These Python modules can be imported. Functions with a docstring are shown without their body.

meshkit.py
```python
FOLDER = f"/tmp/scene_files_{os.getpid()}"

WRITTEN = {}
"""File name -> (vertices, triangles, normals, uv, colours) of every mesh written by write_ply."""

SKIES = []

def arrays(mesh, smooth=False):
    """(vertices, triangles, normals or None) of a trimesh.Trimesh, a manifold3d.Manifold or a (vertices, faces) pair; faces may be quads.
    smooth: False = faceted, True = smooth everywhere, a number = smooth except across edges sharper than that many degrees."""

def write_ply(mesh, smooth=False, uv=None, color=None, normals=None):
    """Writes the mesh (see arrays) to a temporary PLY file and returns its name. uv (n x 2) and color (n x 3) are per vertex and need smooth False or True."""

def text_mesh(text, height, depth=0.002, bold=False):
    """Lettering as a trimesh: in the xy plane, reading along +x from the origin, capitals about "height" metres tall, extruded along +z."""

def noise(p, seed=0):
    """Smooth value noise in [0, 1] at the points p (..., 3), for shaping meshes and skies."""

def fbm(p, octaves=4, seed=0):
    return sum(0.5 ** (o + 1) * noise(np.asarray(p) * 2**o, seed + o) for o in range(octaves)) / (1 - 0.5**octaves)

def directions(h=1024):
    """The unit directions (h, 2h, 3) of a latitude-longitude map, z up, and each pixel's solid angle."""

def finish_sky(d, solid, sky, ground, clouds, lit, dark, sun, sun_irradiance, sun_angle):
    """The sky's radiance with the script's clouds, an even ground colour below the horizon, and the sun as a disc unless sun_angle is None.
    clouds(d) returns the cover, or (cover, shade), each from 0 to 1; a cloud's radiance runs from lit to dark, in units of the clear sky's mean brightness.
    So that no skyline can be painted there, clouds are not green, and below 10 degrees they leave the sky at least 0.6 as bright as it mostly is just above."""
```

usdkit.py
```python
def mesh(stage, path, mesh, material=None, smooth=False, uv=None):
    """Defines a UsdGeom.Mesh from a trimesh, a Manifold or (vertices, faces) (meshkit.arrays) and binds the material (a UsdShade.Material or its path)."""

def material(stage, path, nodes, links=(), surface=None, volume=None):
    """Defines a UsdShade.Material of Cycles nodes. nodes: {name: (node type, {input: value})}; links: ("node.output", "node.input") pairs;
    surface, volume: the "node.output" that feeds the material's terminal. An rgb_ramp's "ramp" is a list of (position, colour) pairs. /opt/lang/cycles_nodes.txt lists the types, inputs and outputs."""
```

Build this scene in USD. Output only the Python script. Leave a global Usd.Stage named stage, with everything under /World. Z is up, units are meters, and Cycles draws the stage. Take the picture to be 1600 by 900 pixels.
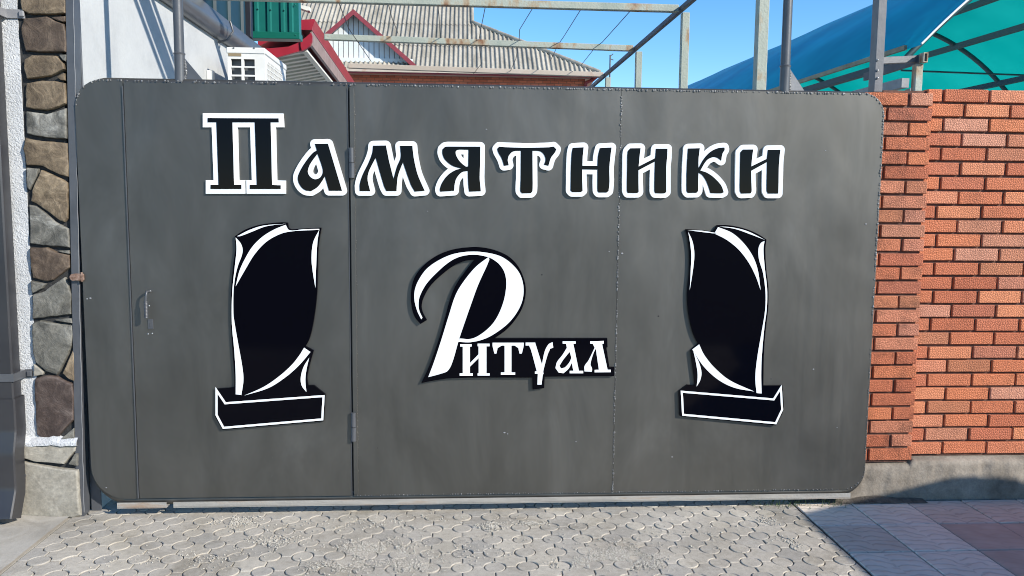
import math, random
import numpy as np, trimesh, usdkit, meshkit
import shapely
from shapely.geometry import Polygon, LineString, Point, box as sbox
from pxr import Gf, Sdf, Usd, UsdGeom, UsdLux, UsdShade

stage = Usd.Stage.CreateInMemory()
UsdGeom.SetStageUpAxis(stage, UsdGeom.Tokens.z)
UsdGeom.SetStageMetersPerUnit(stage, 1.0)
UsdGeom.Xform.Define(stage, '/World')
UsdGeom.Scope.Define(stage, '/World/Looks')
rng = random.Random(7)
nr = np.random.default_rng(7)

# ------------------------------------------------------------------ camera, sky, sun, exposure
FOC, YAW, PITCH, ROLL, DIST, EYE = 1250.0, 0.06206, 0.10037, -0.00909, 3.84, 1.5
EXPOSURE = 0.76
SUN = np.array([1.3, -1.0, 0.90]); SUN /= np.linalg.norm(SUN)
SUN_POWER, SKY_POWER = 1.1, 0.15
_f = np.array([math.sin(YAW) * math.cos(PITCH), math.cos(YAW) * math.cos(PITCH), -math.sin(PITCH)])
_r = np.array([math.cos(YAW), -math.sin(YAW), 0.0])
_u = np.cross(_r, _f)
_c, _s = math.cos(ROLL), math.sin(ROLL)
CR, CU, CF = _c * _r - _s * _u, _c * _u + _s * _r, _f
CP = np.array([0.0, -DIST, EYE])
cam = UsdGeom.Camera.Define(stage, '/World/camera')
cam.CreateHorizontalApertureAttr(36.0); cam.CreateVerticalApertureAttr(20.25)
cam.CreateFocalLengthAttr(FOC / 1600 * 36.0)
cam.CreateClippingRangeAttr(Gf.Vec2f(0.05, 2000))
cam.GetPrim().CreateAttribute('exposure', Sdf.ValueTypeNames.Float).Set(EXPOSURE)
cam.AddTransformOp().Set(Gf.Matrix4d(*CR, 0, *CU, 0, *(-CF), 0, *CP, 1))

dome = UsdLux.DomeLight.Define(stage, '/World/sky')
skym = usdkit.material(stage, '/World/Looks/sky_look', {
    's': ('sky_texture', {'sky_type': 'single_scattering', 'sun_disc': False, 'sun_elevation': float(math.asin(SUN[2])),
                          'sun_rotation': float(math.atan2(SUN[0], SUN[1])), 'altitude': 200.0, 'air_density': 0.75, 'aerosol_density': 0.05, 'ozone_density': 0.8}),
    'h': ('hsv', {'saturation': 1.35, 'value': 1.0, 'fac': 1.0}),
    'b': ('background_shader', {'strength': SKY_POWER})}, [('s.color', 'h.color'), ('h.color', 'b.color')], surface='b.background')
UsdShade.MaterialBindingAPI.Apply(dome.GetPrim()).Bind(skym)
dome.GetPrim().SetCustomDataByKey('kind', 'structure')
sun = UsdLux.DistantLight.Define(stage, '/World/sun')
sun.CreateIntensityAttr(SUN_POWER); sun.CreateAngleAttr(0.53); sun.CreateNormalizeAttr(True)
sun.CreateColorAttr(Gf.Vec3f(1.0, 0.94, 0.84))
_x = np.cross([0, 0, 1], SUN); _x /= np.linalg.norm(_x); _y = np.cross(SUN, _x)
sun.AddTransformOp().Set(Gf.Matrix4d(*_x, 0, *_y, 0, *SUN, 0, 0, 0, 0, 1))


def ray(px, py):
    return CF + CR * (px - 800) / FOC - CU * (py - 450) / FOC


def at(px, py, axis, v):
    """the point of the plane x, y or z = v that stands at this pixel of the photograph"""
    d = ray(px, py); k = 'xyz'.index(axis)
    return CP + d * ((v - CP[k]) / d[k])


def at_plane(px, py, p0, n):
    d = ray(px, py)
    return CP + d * (np.dot(np.asarray(p0) - CP, n) / np.dot(d, n))


# ------------------------------------------------------------------ materials
def mat(name, nodes, links=(), surface='p.BSDF'):
    return usdkit.material(stage, '/World/Looks/' + name, nodes, list(links), surface=surface)


def plain(name, col, rough=0.5, metal=0.0, spec=0.5, **kw):
    return mat(name, {'p': ('principled_bsdf', {'base_color': col, 'roughness': rough, 'metallic': metal, 'specular_ior_level': spec, **kw})})


def noisy(name, stops, scale=8.0, detail=5.0, rough=0.7, spec=0.4, bump=0.0, bscale=60.0, bdist=0.01, stretch=(1, 1, 1), metal=0.0, vary=None, grain=None, rrough=None, distortion=0.0):
    """noise-ramped colour on world position, with an optional fine bump, a second grain layer and a tone per object"""
    n = {'g': ('geometry', {}), 'm': ('mapping', {'scale': stretch}), 'n': ('noise_texture', {'scale': scale, 'detail': detail, 'roughness': 0.6, 'distortion': distortion}),
         'r': ('rgb_ramp', {'ramp': stops}), 'p': ('principled_bsdf', {'roughness': rough, 'specular_ior_level': spec, 'metallic': metal})}
    L = [('g.position', 'm.vector'), ('m.vector', 'n.vector'), ('n.fac', 'r.fac')]
    col = 'r.color'
    if grain:
        gs, amt = grain
        n['gn'] = ('noise_texture', {'scale': gs, 'detail': 3.0, 'roughness': 0.7})
        n['gr'] = ('rgb_ramp', {'ramp': [(0.3, (1 - amt,) * 3), (0.7, (1 + 0 * amt,) * 3)]})
        n['gx'] = ('mix', {'mix_type': 'multiply', 'fac': 1.0})
        L += [('g.position', 'gn.vector'), ('gn.fac', 'gr.fac'), (col, 'gx.color1'), ('gr.color', 'gx.color2')]
        col = 'gx.color'
    if vary:
        n['oi'] = ('object_info', {})
        n['vr'] = ('rgb_ramp', {'ramp': vary})
        n['vx'] = ('mix', {'mix_type': 'multiply', 'fac': 1.0})
        L += [('oi.random', 'vr.fac'), (col, 'vx.color1'), ('vr.color', 'vx.color2')]
        col = 'vx.color'
    L.append((col, 'p.base_color'))
    if bump:
        n['bn'] = ('noise_texture', {'scale': bscale, 'detail': 4.0, 'roughness': 0.6})
        n['b'] = ('bump', {'strength': bump, 'distance': bdist})
        L += [('g.position', 'bn.vector'), ('bn.fac', 'b.height'), ('b.normal', 'p.normal')]
    if rrough:
        n['rr'] = ('map_range', {'from_min': 0.3, 'from_max': 0.7, 'to_min': rrough[0], 'to_max': rrough[1]})
        L += [('n.fac', 'rr.value'), ('rr.result', 'p.roughness')]
    return mat(name, n, L)


def gr(v, t=(1, 1, 1)):
    return (v * t[0], v * t[1], v * t[2])


M = {}
# gate: dark grey brushed-on paint with slow mottling and vertical roller streaks
M['gate'] = mat('gate_paint', {
    'g': ('geometry', {}),
    'm1': ('mapping', {'scale': (1.5, 1.0, 0.62)}), 'n1': ('noise_texture', {'scale': 2.3, 'detail': 7.0, 'roughness': 0.62, 'distortion': 0.5}),
    'm2': ('mapping', {'scale': (26.0, 1.0, 0.9)}), 'n2': ('noise_texture', {'scale': 1.0, 'detail': 5.0, 'roughness': 0.65}),
    'r1': ('rgb_ramp', {'ramp': [(0.25, (0.084, 0.080, 0.071)), (0.45, (0.108, 0.103, 0.092)), (0.6, (0.126, 0.120, 0.108)), (0.78, (0.158, 0.151, 0.137))]}),
    'r2': ('rgb_ramp', {'ramp': [(0.3, (0.965, 0.965, 0.968)), (0.7, (1, 1, 1))]}),
    'x': ('mix', {'mix_type': 'multiply', 'fac': 1.0}),
    'n3': ('noise_texture', {'scale': 160.0, 'detail': 2.0}), 'r3': ('rgb_ramp', {'ramp': [(0.72, (0, 0, 0)), (0.80, (1, 1, 1))]}),
    'n4': ('noise_texture', {'scale': 3.0, 'detail': 2.0}), 'r4': ('rgb_ramp', {'ramp': [(0.55, (0, 0, 0)), (0.75, (0.5, 0.5, 0.5))]}),
    'k': ('mix', {'mix_type': 'multiply', 'fac': 1.0}), 'y': ('mix', {'mix_type': 'mix', 'color2': (0.2, 0.2, 0.19)}),
    'kb': ('rgb_to_bw', {}),
    'rr': ('map_range', {'from_min': 0.3, 'from_max': 0.7, 'to_min': 0.47, 'to_max': 0.53}),
    'bm': ('mapping', {'scale': (1.3, 1.0, 0.9)}), 'bn': ('noise_texture', {'scale': 2.0, 'detail': 1.5, 'roughness': 0.45, 'distortion': 0.3}), 'b': ('bump', {'strength': 0.6, 'distance': 0.02}),
    'p': ('principled_bsdf', {'specular_ior_level': 0.5, 'metallic': 0.8})},
    [('g.position', 'm1.vector'), ('m1.vector', 'n1.vector'), ('n1.fac', 'r1.fac'), ('g.position', 'm2.vector'), ('m2.vector', 'n2.vector'), ('n2.fac', 'r2.fac'),
     ('r1.color', 'x.color1'), ('r2.color', 'x.color2'), ('g.position', 'n3.vector'), ('n3.fac', 'r3.fac'), ('g.position', 'n4.vector'), ('n4.fac', 'r4.fac'),
     ('r3.color', 'k.color1'), ('r4.color', 'k.color2'), ('k.color', 'kb.color'), ('kb.val', 'y.fac'), ('x.color', 'y.color1'), ('y.color', 'p.base_color'),
     ('n2.fac', 'rr.value'), ('rr.result', 'p.roughness'), ('g.position', 'bm.vector'), ('bm.vector', 'bn.vector'), ('bn.fac', 'b.height'), ('b.normal', 'p.normal')])
M['weld'] = noisy('weld_paint', [(0.35, gr(0.06)), (0.55, gr(0.12)), (0.7, gr(0.34))], scale=90, rough=0.35, spec=0.6, bump=0.5, bscale=250, bdist=0.003)
M['gate_dark'] = plain('gate_backing', gr(0.02), 0.7)
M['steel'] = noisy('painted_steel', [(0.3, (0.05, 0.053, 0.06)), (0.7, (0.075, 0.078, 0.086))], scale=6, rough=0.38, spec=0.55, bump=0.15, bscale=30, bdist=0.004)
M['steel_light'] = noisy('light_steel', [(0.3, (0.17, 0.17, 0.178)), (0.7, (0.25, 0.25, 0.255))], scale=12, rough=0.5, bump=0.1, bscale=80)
M['steel_mid'] = noisy('mid_steel', [(0.3, (0.11, 0.11, 0.117)), (0.7, (0.15, 0.15, 0.156))], scale=12, rough=0.5, bump=0.1, bscale=80)
M['rail'] = noisy('worn_rail', [(0.3, (0.20, 0.19, 0.175)), (0.55, (0.30, 0.285, 0.26)), (0.72, (0.26, 0.19, 0.14))], scale=9, rough=0.55, bump=0.2, bscale=80, stretch=(0.4, 1, 3))
M['sign_black'] = plain('sign_black', (0.0012, 0.0012, 0.0028), 0.07, spec=0.10)
M['sign_white'] = plain('sign_white', (0.72, 0.74, 0.745), 0.25, spec=0.4)
M['rust'] = noisy('rusty_iron', [(0.35, (0.10, 0.055, 0.035)), (0.55, (0.2, 0.13, 0.1)), (0.75, (0.3, 0.24, 0.2))], scale=60, rough=0.8)
M['stucco'] = mat('white_stucco', {
    'g': ('geometry', {}), 'v': ('noise_texture', {'scale': 70.0, 'detail': 3.0, 'roughness': 0.55, 'distortion': 1.2}), 'b': ('bump', {'strength': 0.7, 'distance': 0.012}),
    'n': ('noise_texture', {'scale': 4.0, 'detail': 4.0}), 'r': ('rgb_ramp', {'ramp': [(0.3, (0.42, 0.43, 0.44)), (0.7, (0.52, 0.53, 0.54))]}),
    'p': ('principled_bsdf', {'roughness': 0.8, 'specular_ior_level': 0.3})},
    [('g.position', 'v.vector'), ('v.fac', 'b.height'), ('b.normal', 'p.normal'), ('g.position', 'n.vector'), ('n.fac', 'r.fac'), ('r.color', 'p.base_color')])
M['plaster'] = noisy('white_plaster', [(0.3, (0.36, 0.37, 0.375)), (0.5, (0.42, 0.43, 0.432)), (0.7, (0.45, 0.46, 0.46))], scale=3, rough=0.8, bump=0.25, bscale=35, bdist=0.006, grain=(60, 0.06))


def stone(name, a, b, c, bump=0.5):
    M[name] = mat(name, {
        'g': ('geometry', {}), 'oi': ('object_info', {}), 'off': ('vector_math', {'math_type': 'scale', 'vector1': (7.1, 3.3, 5.7)}), 'ad': ('vector_math', {'math_type': 'add'}),
        'n': ('noise_texture', {'scale': 11.0, 'detail': 7.0, 'roughness': 0.65, 'distortion': 0.8}), 'r': ('rgb_ramp', {'ramp': [(0.28, a), (0.5, b), (0.72, c)]}),
        'n2': ('noise_texture', {'scale': 55.0, 'detail': 6.0, 'roughness': 0.72}), 'r2': ('rgb_ramp', {'ramp': [(0.3, (0.6, 0.6, 0.6)), (0.55, (1, 1, 1)), (0.72, (1.35, 1.33, 1.28))]}),
        'x': ('mix', {'mix_type': 'multiply', 'fac': 0.8}),
        'hs': ('math', {'math_type': 'multiply_add', 'value2': 0.35}), 'b': ('bump', {'strength': bump, 'distance': 0.02}),
        'p': ('principled_bsdf', {'roughness': 0.6, 'specular_ior_level': 0.4})},
        [('oi.random', 'off.scale'), ('off.vector', 'ad.vector1'), ('g.position', 'ad.vector2'), ('ad.vector', 'n.vector'), ('n.fac', 'r.fac'), ('ad.vector', 'n2.vector'), ('n2.fac', 'r2.fac'),
         ('r.color', 'x.color1'), ('r2.color', 'x.color2'), ('x.color', 'p.base_color'), ('n2.fac', 'hs.value1'), ('n.fac', 'hs.value3'), ('hs.value', 'b.height'), ('b.normal', 'p.normal')])


stone('stone_brown', (0.040, 0.027, 0.019), (0.082, 0.058, 0.041), (0.165, 0.122, 0.086))
stone('stone_tan', (0.064, 0.046, 0.029), (0.148, 0.110, 0.070), (0.29, 0.225, 0.15))
stone('stone_grey', (0.065, 0.062, 0.052), (0.13, 0.124, 0.106), (0.235, 0.225, 0.198))
stone('stone_speckled', (0.045, 0.044, 0.038), (0.15, 0.143, 0.124), (0.34, 0.33, 0.295))
stone('stone_maroon', (0.038, 0.026, 0.022), (0.068, 0.048, 0.04), (0.12, 0.093, 0.08))
stone('stone_pale', (0.22, 0.205, 0.17), (0.27, 0.25, 0.21), (0.33, 0.31, 0.265), bump=0.12)
M['mortar_dark'] = noisy('dark_mortar', [(0.3, gr(0.012)), (0.7, gr(0.035))], scale=40, rough=0.8, bump=0.5, bscale=60)

# brick: moulded pebbled face, tone per brick
BR = [(0.0, (0.42, 0.115, 0.053)), (0.18, (0.50, 0.15, 0.068)), (0.36, (0.58, 0.185, 0.078)), (0.5, (0.46, 0.135, 0.068)), (0.64, (0.62, 0.225, 0.105)), (0.76, (0.55, 0.205, 0.12)), (0.86, (0.43, 0.155, 0.073)), (0.94, (0.56, 0.25, 0.16)), (1.0, (0.39, 0.11, 0.055))]


def brick_mat(name, ramp, dirt):
    return mat(name, {
        'g': ('geometry', {}), 'oi': ('object_info', {}), 'r': ('rgb_ramp', {'ramp': ramp}),
        'mp': ('mapping', {'scale': (1.0, 1.0, 1.25)}),
        'nd': ('noise_texture', {'scale': 40.0, 'detail': 2.0}), 'ns': ('vector_math', {'math_type': 'scale', 'scale': 0.012}), 'na': ('vector_math', {'math_type': 'add'}),
        'v': ('voronoi_texture', {'feature': 'distance_to_edge', 'scale': 92.0, 'randomness': 0.8}),
        'mr': ('map_range', {'from_min': 0.02, 'from_max': 0.30, 'to_min': 0.0, 'to_max': 1.0, 'clamp': True}),
        'cr': ('rgb_ramp', {'ramp': [(0.0, (0.55, 0.50, 0.48)), (0.28, (1, 1, 1))]}), 'cx': ('mix', {'mix_type': 'multiply', 'fac': 1.0}),
        'b': ('bump', {'strength': 0.55, 'distance': 0.004}),
        'n': ('noise_texture', {'scale': 7.0, 'detail': 6.0, 'roughness': 0.7}), 'rn': ('rgb_ramp', {'ramp': [(0.25, (dirt,) * 3), (0.5, (1, 1, 1)), (0.8, (1.12, 1.1, 1.1))]}),
        'n2': ('noise_texture', {'scale': 160.0, 'detail': 2.0}), 'r2': ('rgb_ramp', {'ramp': [(0.3, (0.93, 0.93, 0.93)), (0.7, (1.03, 1.03, 1.03))]}),
        'x': ('mix', {'mix_type': 'multiply', 'fac': 1.0}), 'y': ('mix', {'mix_type': 'multiply', 'fac': 1.0}),
        'p': ('principled_bsdf', {'roughness': 0.72, 'specular_ior_level': 0.35})},
        [('oi.random', 'r.fac'), ('g.position', 'nd.vector'), ('nd.color', 'ns.vector1'), ('g.position', 'mp.vector'), ('mp.vector', 'na.vector1'), ('ns.vector', 'na.vector2'), ('na.vector', 'v.vector'),
         ('v.distance', 'mr.value'), ('mr.result', 'b.height'), ('b.normal', 'p.normal'), ('g.position', 'n.vector'), ('n.fac', 'rn.fac'),
         ('g.position', 'n2.vector'), ('n2.fac', 'r2.fac'), ('r.color', 'x.color1'), ('rn.color', 'x.color2'), ('x.color', 'y.color1'), ('r2.color', 'y.color2'), ('mr.result', 'cr.fac'), ('y.color', 'cx.color1'), ('cr.color', 'cx.color2'), ('cx.color', 'p.base_color')])


M['brick'] = brick_mat('moulded_brick', BR, 0.72)
M['brick_pillar'] = brick_mat('moulded_brick_darker', [(p, (c[0] * 0.92, c[1] * 0.92, c[2] * 0.92)) for p, c in BR], 0.42)
M['joint'] = noisy('brick_joint', [(0.3, (0.07, 0.034, 0.024)), (0.7, (0.15, 0.075, 0.055))], scale=30, rough=0.9, bump=0.3, bscale=120)
M['plinth'] = noisy('rough_concrete', [(0.28, (0.13, 0.11, 0.088)), (0.5, (0.235, 0.202, 0.165)), (0.75, (0.34, 0.30, 0.25))], scale=7, detail=8, rough=0.9, bump=0.5, bscale=40, bdist=0.008, grain=(110, 0.25))
M['paver'] = mat('concrete_paver', {
    'g': ('geometry', {}), 'oi': ('object_info', {}),
    'n': ('noise_texture', {'scale': 3.0, 'detail': 7.0, 'roughness': 0.62}), 'r': ('rgb_ramp', {'ramp': [(0.25, (0.33, 0.308, 0.268)), (0.5, (0.44, 0.412, 0.365)), (0.75, (0.52, 0.49, 0.44))]}),
    'm2': ('mapping', {'location': (3.1, 1.7, 0.0)}), 'n2': ('noise_texture', {'scale': 2.1, 'detail': 9.0, 'roughness': 0.72, 'distortion': 0.8}), 'r2': ('rgb_ramp', {'ramp': [(0.32, (0.66, 0.64, 0.60)), (0.46, (0.95, 0.94, 0.92)), (0.6, (1, 1, 1)), (0.72, (1.12, 1.11, 1.09))]}),
    'n3': ('noise_texture', {'scale': 260.0, 'detail': 3.0, 'roughness': 0.7}), 'r3': ('rgb_ramp', {'ramp': [(0.3, (0.72, 0.71, 0.70)), (0.62, (1, 1, 1)), (0.75, (1.15, 1.15, 1.15))]}),
    'n4': ('noise_texture', {'scale': 42.0, 'detail': 3.0}), 'r4': ('rgb_ramp', {'ramp': [(0.3, (0.86, 0.86, 0.86)), (0.6, (1, 1, 1))]}),
    'vr': ('rgb_ramp', {'ramp': [(0, (0.84, 0.845, 0.86)), (0.3, (0.97, 0.96, 0.95)), (0.7, (1.0, 0.985, 0.965)), (1, (1.12, 1.10, 1.06))]}),
    'x': ('mix', {'mix_type': 'multiply', 'fac': 1.0}), 'y': ('mix', {'mix_type': 'multiply', 'fac': 1.0}), 'z': ('mix', {'mix_type': 'multiply', 'fac': 1.0}), 'w': ('mix', {'mix_type': 'multiply', 'fac': 1.0}),
    'hm': ('math', {'math_type': 'multiply_add', 'value2': 0.6}), 'b': ('bump', {'strength': 0.5, 'distance': 0.004}),
    'p': ('principled_bsdf', {'roughness': 0.88, 'specular_ior_level': 0.3})},
    [('g.position', 'n.vector'), ('n.fac', 'r.fac'), ('g.position', 'm2.vector'), ('m2.vector', 'n2.vector'), ('n2.fac', 'r2.fac'), ('g.position', 'n3.vector'), ('n3.fac', 'r3.fac'), ('g.position', 'n4.vector'), ('n4.fac', 'r4.fac'),
     ('oi.random', 'vr.fac'), ('r.color', 'x.color1'), ('r2.color', 'x.color2'), ('x.color', 'y.color1'), ('r3.color', 'y.color2'), ('y.color', 'z.color1'), ('vr.color', 'z.color2'), ('z.color', 'w.color1'), ('r4.color', 'w.color2'), ('w.color', 'p.base_color'),
     ('n3.fac', 'hm.value1'), ('n4.fac', 'hm.value3'), ('hm.value', 'b.height'), ('b.normal', 'p.normal')])
M['sand'] = noisy('sandy_joint', [(0.3, (0.11, 0.10, 0.085)), (0.45, (0.27, 0.245, 0.21)), (0.7, (0.42, 0.39, 0.345))], scale=14, detail=5, rough=0.95, bump=0.6, bscale=200, bdist=0.004)
M['gravel'] = noisy('crushed_grit', [(0.3, (0.28, 0.255, 0.215)), (0.7, (0.52, 0.485, 0.42))], scale=120, rough=0.9)
M['dirt'] = noisy('damp_dirt', [(0.3, (0.05, 0.042, 0.034)), (0.7, (0.13, 0.11, 0.09))], scale=25, rough=0.95, bump=0.8, bscale=60)
M['slab'] = noisy('smooth_concrete', [(0.25, (0.235, 0.215, 0.185)), (0.5, (0.335, 0.31, 0.27)), (0.75, (0.41, 0.385, 0.345))], scale=5, detail=7, rough=0.85, bump=0.3, bscale=60, bdist=0.006, grain=(150, 0.15), distortion=1.0)
M['asphalt'] = noisy('worn_asphalt', [(0.3, gr(0.06)), (0.7, gr(0.12))], scale=2, detail=8, rough=0.9, bump=0.5, bscale=150, grain=(200, 0.3))
M['yard'] = noisy('yard_concrete', [(0.3, (0.36, 0.35, 0.32)), (0.7, (0.46, 0.45, 0.42))], scale=2, detail=8, rough=0.9)


def tile_mat(name, lo, hi, arcs):
    n = {'g': ('geometry', {}), 'm': ('mapping', {'location': (-1.695, 0.249, 0.0)}), 'sc': ('vector_math', {'math_type': 'scale', 'scale': 1 / 0.15}),
         'fr': ('vector_math', {'math_type': 'fraction'}), 'nd': ('noise_texture', {'scale': 14.0, 'detail': 2.0}), 'nds': ('vector_math', {'math_type': 'scale', 'scale': 0.42}), 'ad': ('vector_math', {'math_type': 'add'}),
         'sx': ('separate_xyz', {}), 'cb': ('combine_xyz', {'z': 0.0}), 'hx': ('math', {'math_type': 'subtract', 'value2': 0.55}), 'ln': ('vector_math', {'math_type': 'length'}),
         'mu': ('math', {'math_type': 'multiply', 'value2': 20.0}), 'si': ('math', {'math_type': 'sine'}), 'mr': ('map_range', {'from_min': 0.35, 'from_max': 0.9, 'to_min': 1.0, 'to_max': 0.0, 'clamp': True}),
         'v2': ('noise_texture', {'scale': 16.0, 'detail': 3.0}), 'h': ('math', {'math_type': 'multiply_add', 'value2': 0.5}), 'b': ('bump', {'strength': 0.4 if arcs else 0.15, 'distance': 0.006}),
         'n': ('noise_texture', {'scale': 9.0, 'detail': 6.0}), 'r': ('rgb_ramp', {'ramp': [(0.3, lo), (0.7, hi)]}),
         'p': ('principled_bsdf', {'roughness': 0.7, 'specular_ior_level': 0.4})}
    L = [('g.position', 'm.vector'), ('m.vector', 'sc.vector1'), ('sc.vector', 'fr.vector1'), ('g.position', 'nd.vector'), ('nd.color', 'nds.vector1'), ('fr.vector', 'ad.vector1'), ('nds.vector', 'ad.vector2'),
         ('ad.vector', 'sx.vector'), ('sx.x', 'hx.value1'), ('hx.value', 'cb.x'), ('sx.y', 'cb.y'), ('cb.vector', 'ln.vector1'), ('ln.value', 'mu.value1'), ('mu.value', 'si.value1'), ('si.value', 'mr.value'),
         ('g.position', 'v2.vector'), ('v2.fac', 'h.value1'), ('mr.result', 'h.value3'), ('h.value', 'b.height'), ('b.normal', 'p.normal'), ('g.position', 'n.vector'), ('n.fac', 'r.fac')]
    n['dk'] = ('rgb_ramp', {'ramp': [(0.0, (0.80, 0.80, 0.81) if arcs else (0.95, 0.95, 0.95)), (0.5, (1, 1, 1))]}); n['dx'] = ('mix', {'mix_type': 'multiply', 'fac': 1.0})
    L += [('mr.result', 'dk.fac'), ('r.color', 'dx.color1'), ('dk.color', 'dx.color2'), ('dx.color', 'p.base_color')]
    return mat(name, n, L)


M['tile_light'] = tile_mat('patterned_tile_light', (0.62, 0.53, 0.44), (0.70, 0.61, 0.515), True)
M['tile_grey'] = tile_mat('patterned_tile_grey', (0.47, 0.395, 0.325), (0.57, 0.485, 0.41), True)
M['tile_smooth'] = tile_mat('plain_tile_mauve', (0.35, 0.275, 0.23), (0.43, 0.345, 0.295), False)
M['pergola'] = noisy('flaking_pergola_paint', [(0.3, (0.25, 0.29, 0.25)), (0.53, (0.33, 0.355, 0.305)), (0.585, (0.31, 0.25, 0.17)), (0.64, (0.19, 0.09, 0.045))], scale=5.5, detail=8, rough=0.7, bump=0.3, bscale=70, stretch=(1, 1, 0.45))
M['pergola_dark'] = noisy('dark_pergola_paint', [(0.3, (0.055, 0.06, 0.07)), (0.7, (0.10, 0.105, 0.12))], scale=8, rough=0.6)
M['wire'] = plain('black_wire', gr(0.02), 0.5)
M['slate'] = noisy('weathered_fibre_sheet', [(0.3, (0.22, 0.202, 0.165)), (0.5, (0.35, 0.325, 0.275)), (0.7, (0.43, 0.405, 0.35))], scale=1.6, detail=7, rough=0.9, stretch=(3, 0.4, 0.4), grain=(9, 0.3), vary=[(0, (0.86, 0.86, 0.86)), (1, (1.06, 1.05, 1.03))])
M['siding'] = noisy('white_siding', [(0.3, (0.52, 0.56, 0.58)), (0.7, (0.60, 0.63, 0.645))], scale=3, rough=0.6)
M['maroon'] = noisy('maroon_trim', [(0.3, (0.17, 0.028, 0.037)), (0.7, (0.23, 0.038, 0.05))], scale=5, rough=0.5)
M['red'] = noisy('red_sheet_metal', [(0.3, (0.26, 0.016, 0.03)), (0.7, (0.33, 0.024, 0.042))], scale=4, rough=0.38)
M['cream'] = noisy('cream_paint', [(0.3, (0.36, 0.31, 0.25)), (0.58, (0.43, 0.37, 0.31)), (0.72, (0.34, 0.2, 0.13))], scale=3, rough=0.7)
M['taupe'] = noisy('taupe_board', [(0.3, (0.20, 0.14, 0.12)), (0.7, (0.30, 0.22, 0.19))], scale=6, rough=0.6)
M['soffit'] = noisy('ribbed_soffit', [(0.3, (0.60, 0.585, 0.50)), (0.7, (0.70, 0.69, 0.61))], scale=4, rough=0.5)
M['house_brick'] = mat('far_brick', {
    'g': ('geometry', {}), 's': ('separate_xyz', {}), 'c': ('combine_xyz', {'z': 0.0}),
    'bt': ('brick_texture', {'color1': (0.44, 0.12, 0.07), 'color2': (0.62, 0.20, 0.12), 'mortar': (0.20, 0.095, 0.07), 'scale': 1.0, 'mortar_size': 0.009, 'brick_width': 0.26, 'row_height': 0.088}),
    'p': ('principled_bsdf', {'roughness': 0.85})},
    [('g.position', 's.vector'), ('s.x', 'c.x'), ('s.z', 'c.y'), ('c.vector', 'bt.vector'), ('bt.color', 'p.base_color')])
M['glass'] = mat('window_glass', {'t': ('transparent_bsdf', {'color': (0.75, 0.8, 0.82)}), 'gl': ('glossy_bsdf', {'color': (1, 1, 1), 'roughness': 0.03}), 'f': ('fresnel', {'IOR': 1.6}), 'x': ('mix_closure', {})},
                 [('f.fac', 'x.fac'), ('t.BSDF', 'x.closure1'), ('gl.BSDF', 'x.closure2')], surface='x.closure')
M['navy'] = plain('dark_navy_paint', (0.010, 0.011, 0.017), 0.5)
M['teal'] = noisy('teal_profiled_sheet', [(0.3, (0.007, 0.10, 0.085)), (0.7, (0.01, 0.13, 0.108))], scale=3, rough=0.35)
M['teal_trim'] = noisy('green_trim', [(0.3, (0.005, 0.10, 0.07)), (0.7, (0.007, 0.12, 0.085))], scale=3, rough=0.35)
M['teal_dark'] = noisy('dark_teal_sheet', [(0.3, (0.003, 0.019, 0.026)), (0.7, (0.005, 0.026, 0.034))], scale=3, rough=0.45)
M['gutter'] = noisy('grey_gutter', [(0.3, (0.06, 0.063, 0.07)), (0.7, (0.085, 0.088, 0.095))], scale=4, rough=0.33, spec=0.6)
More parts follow.
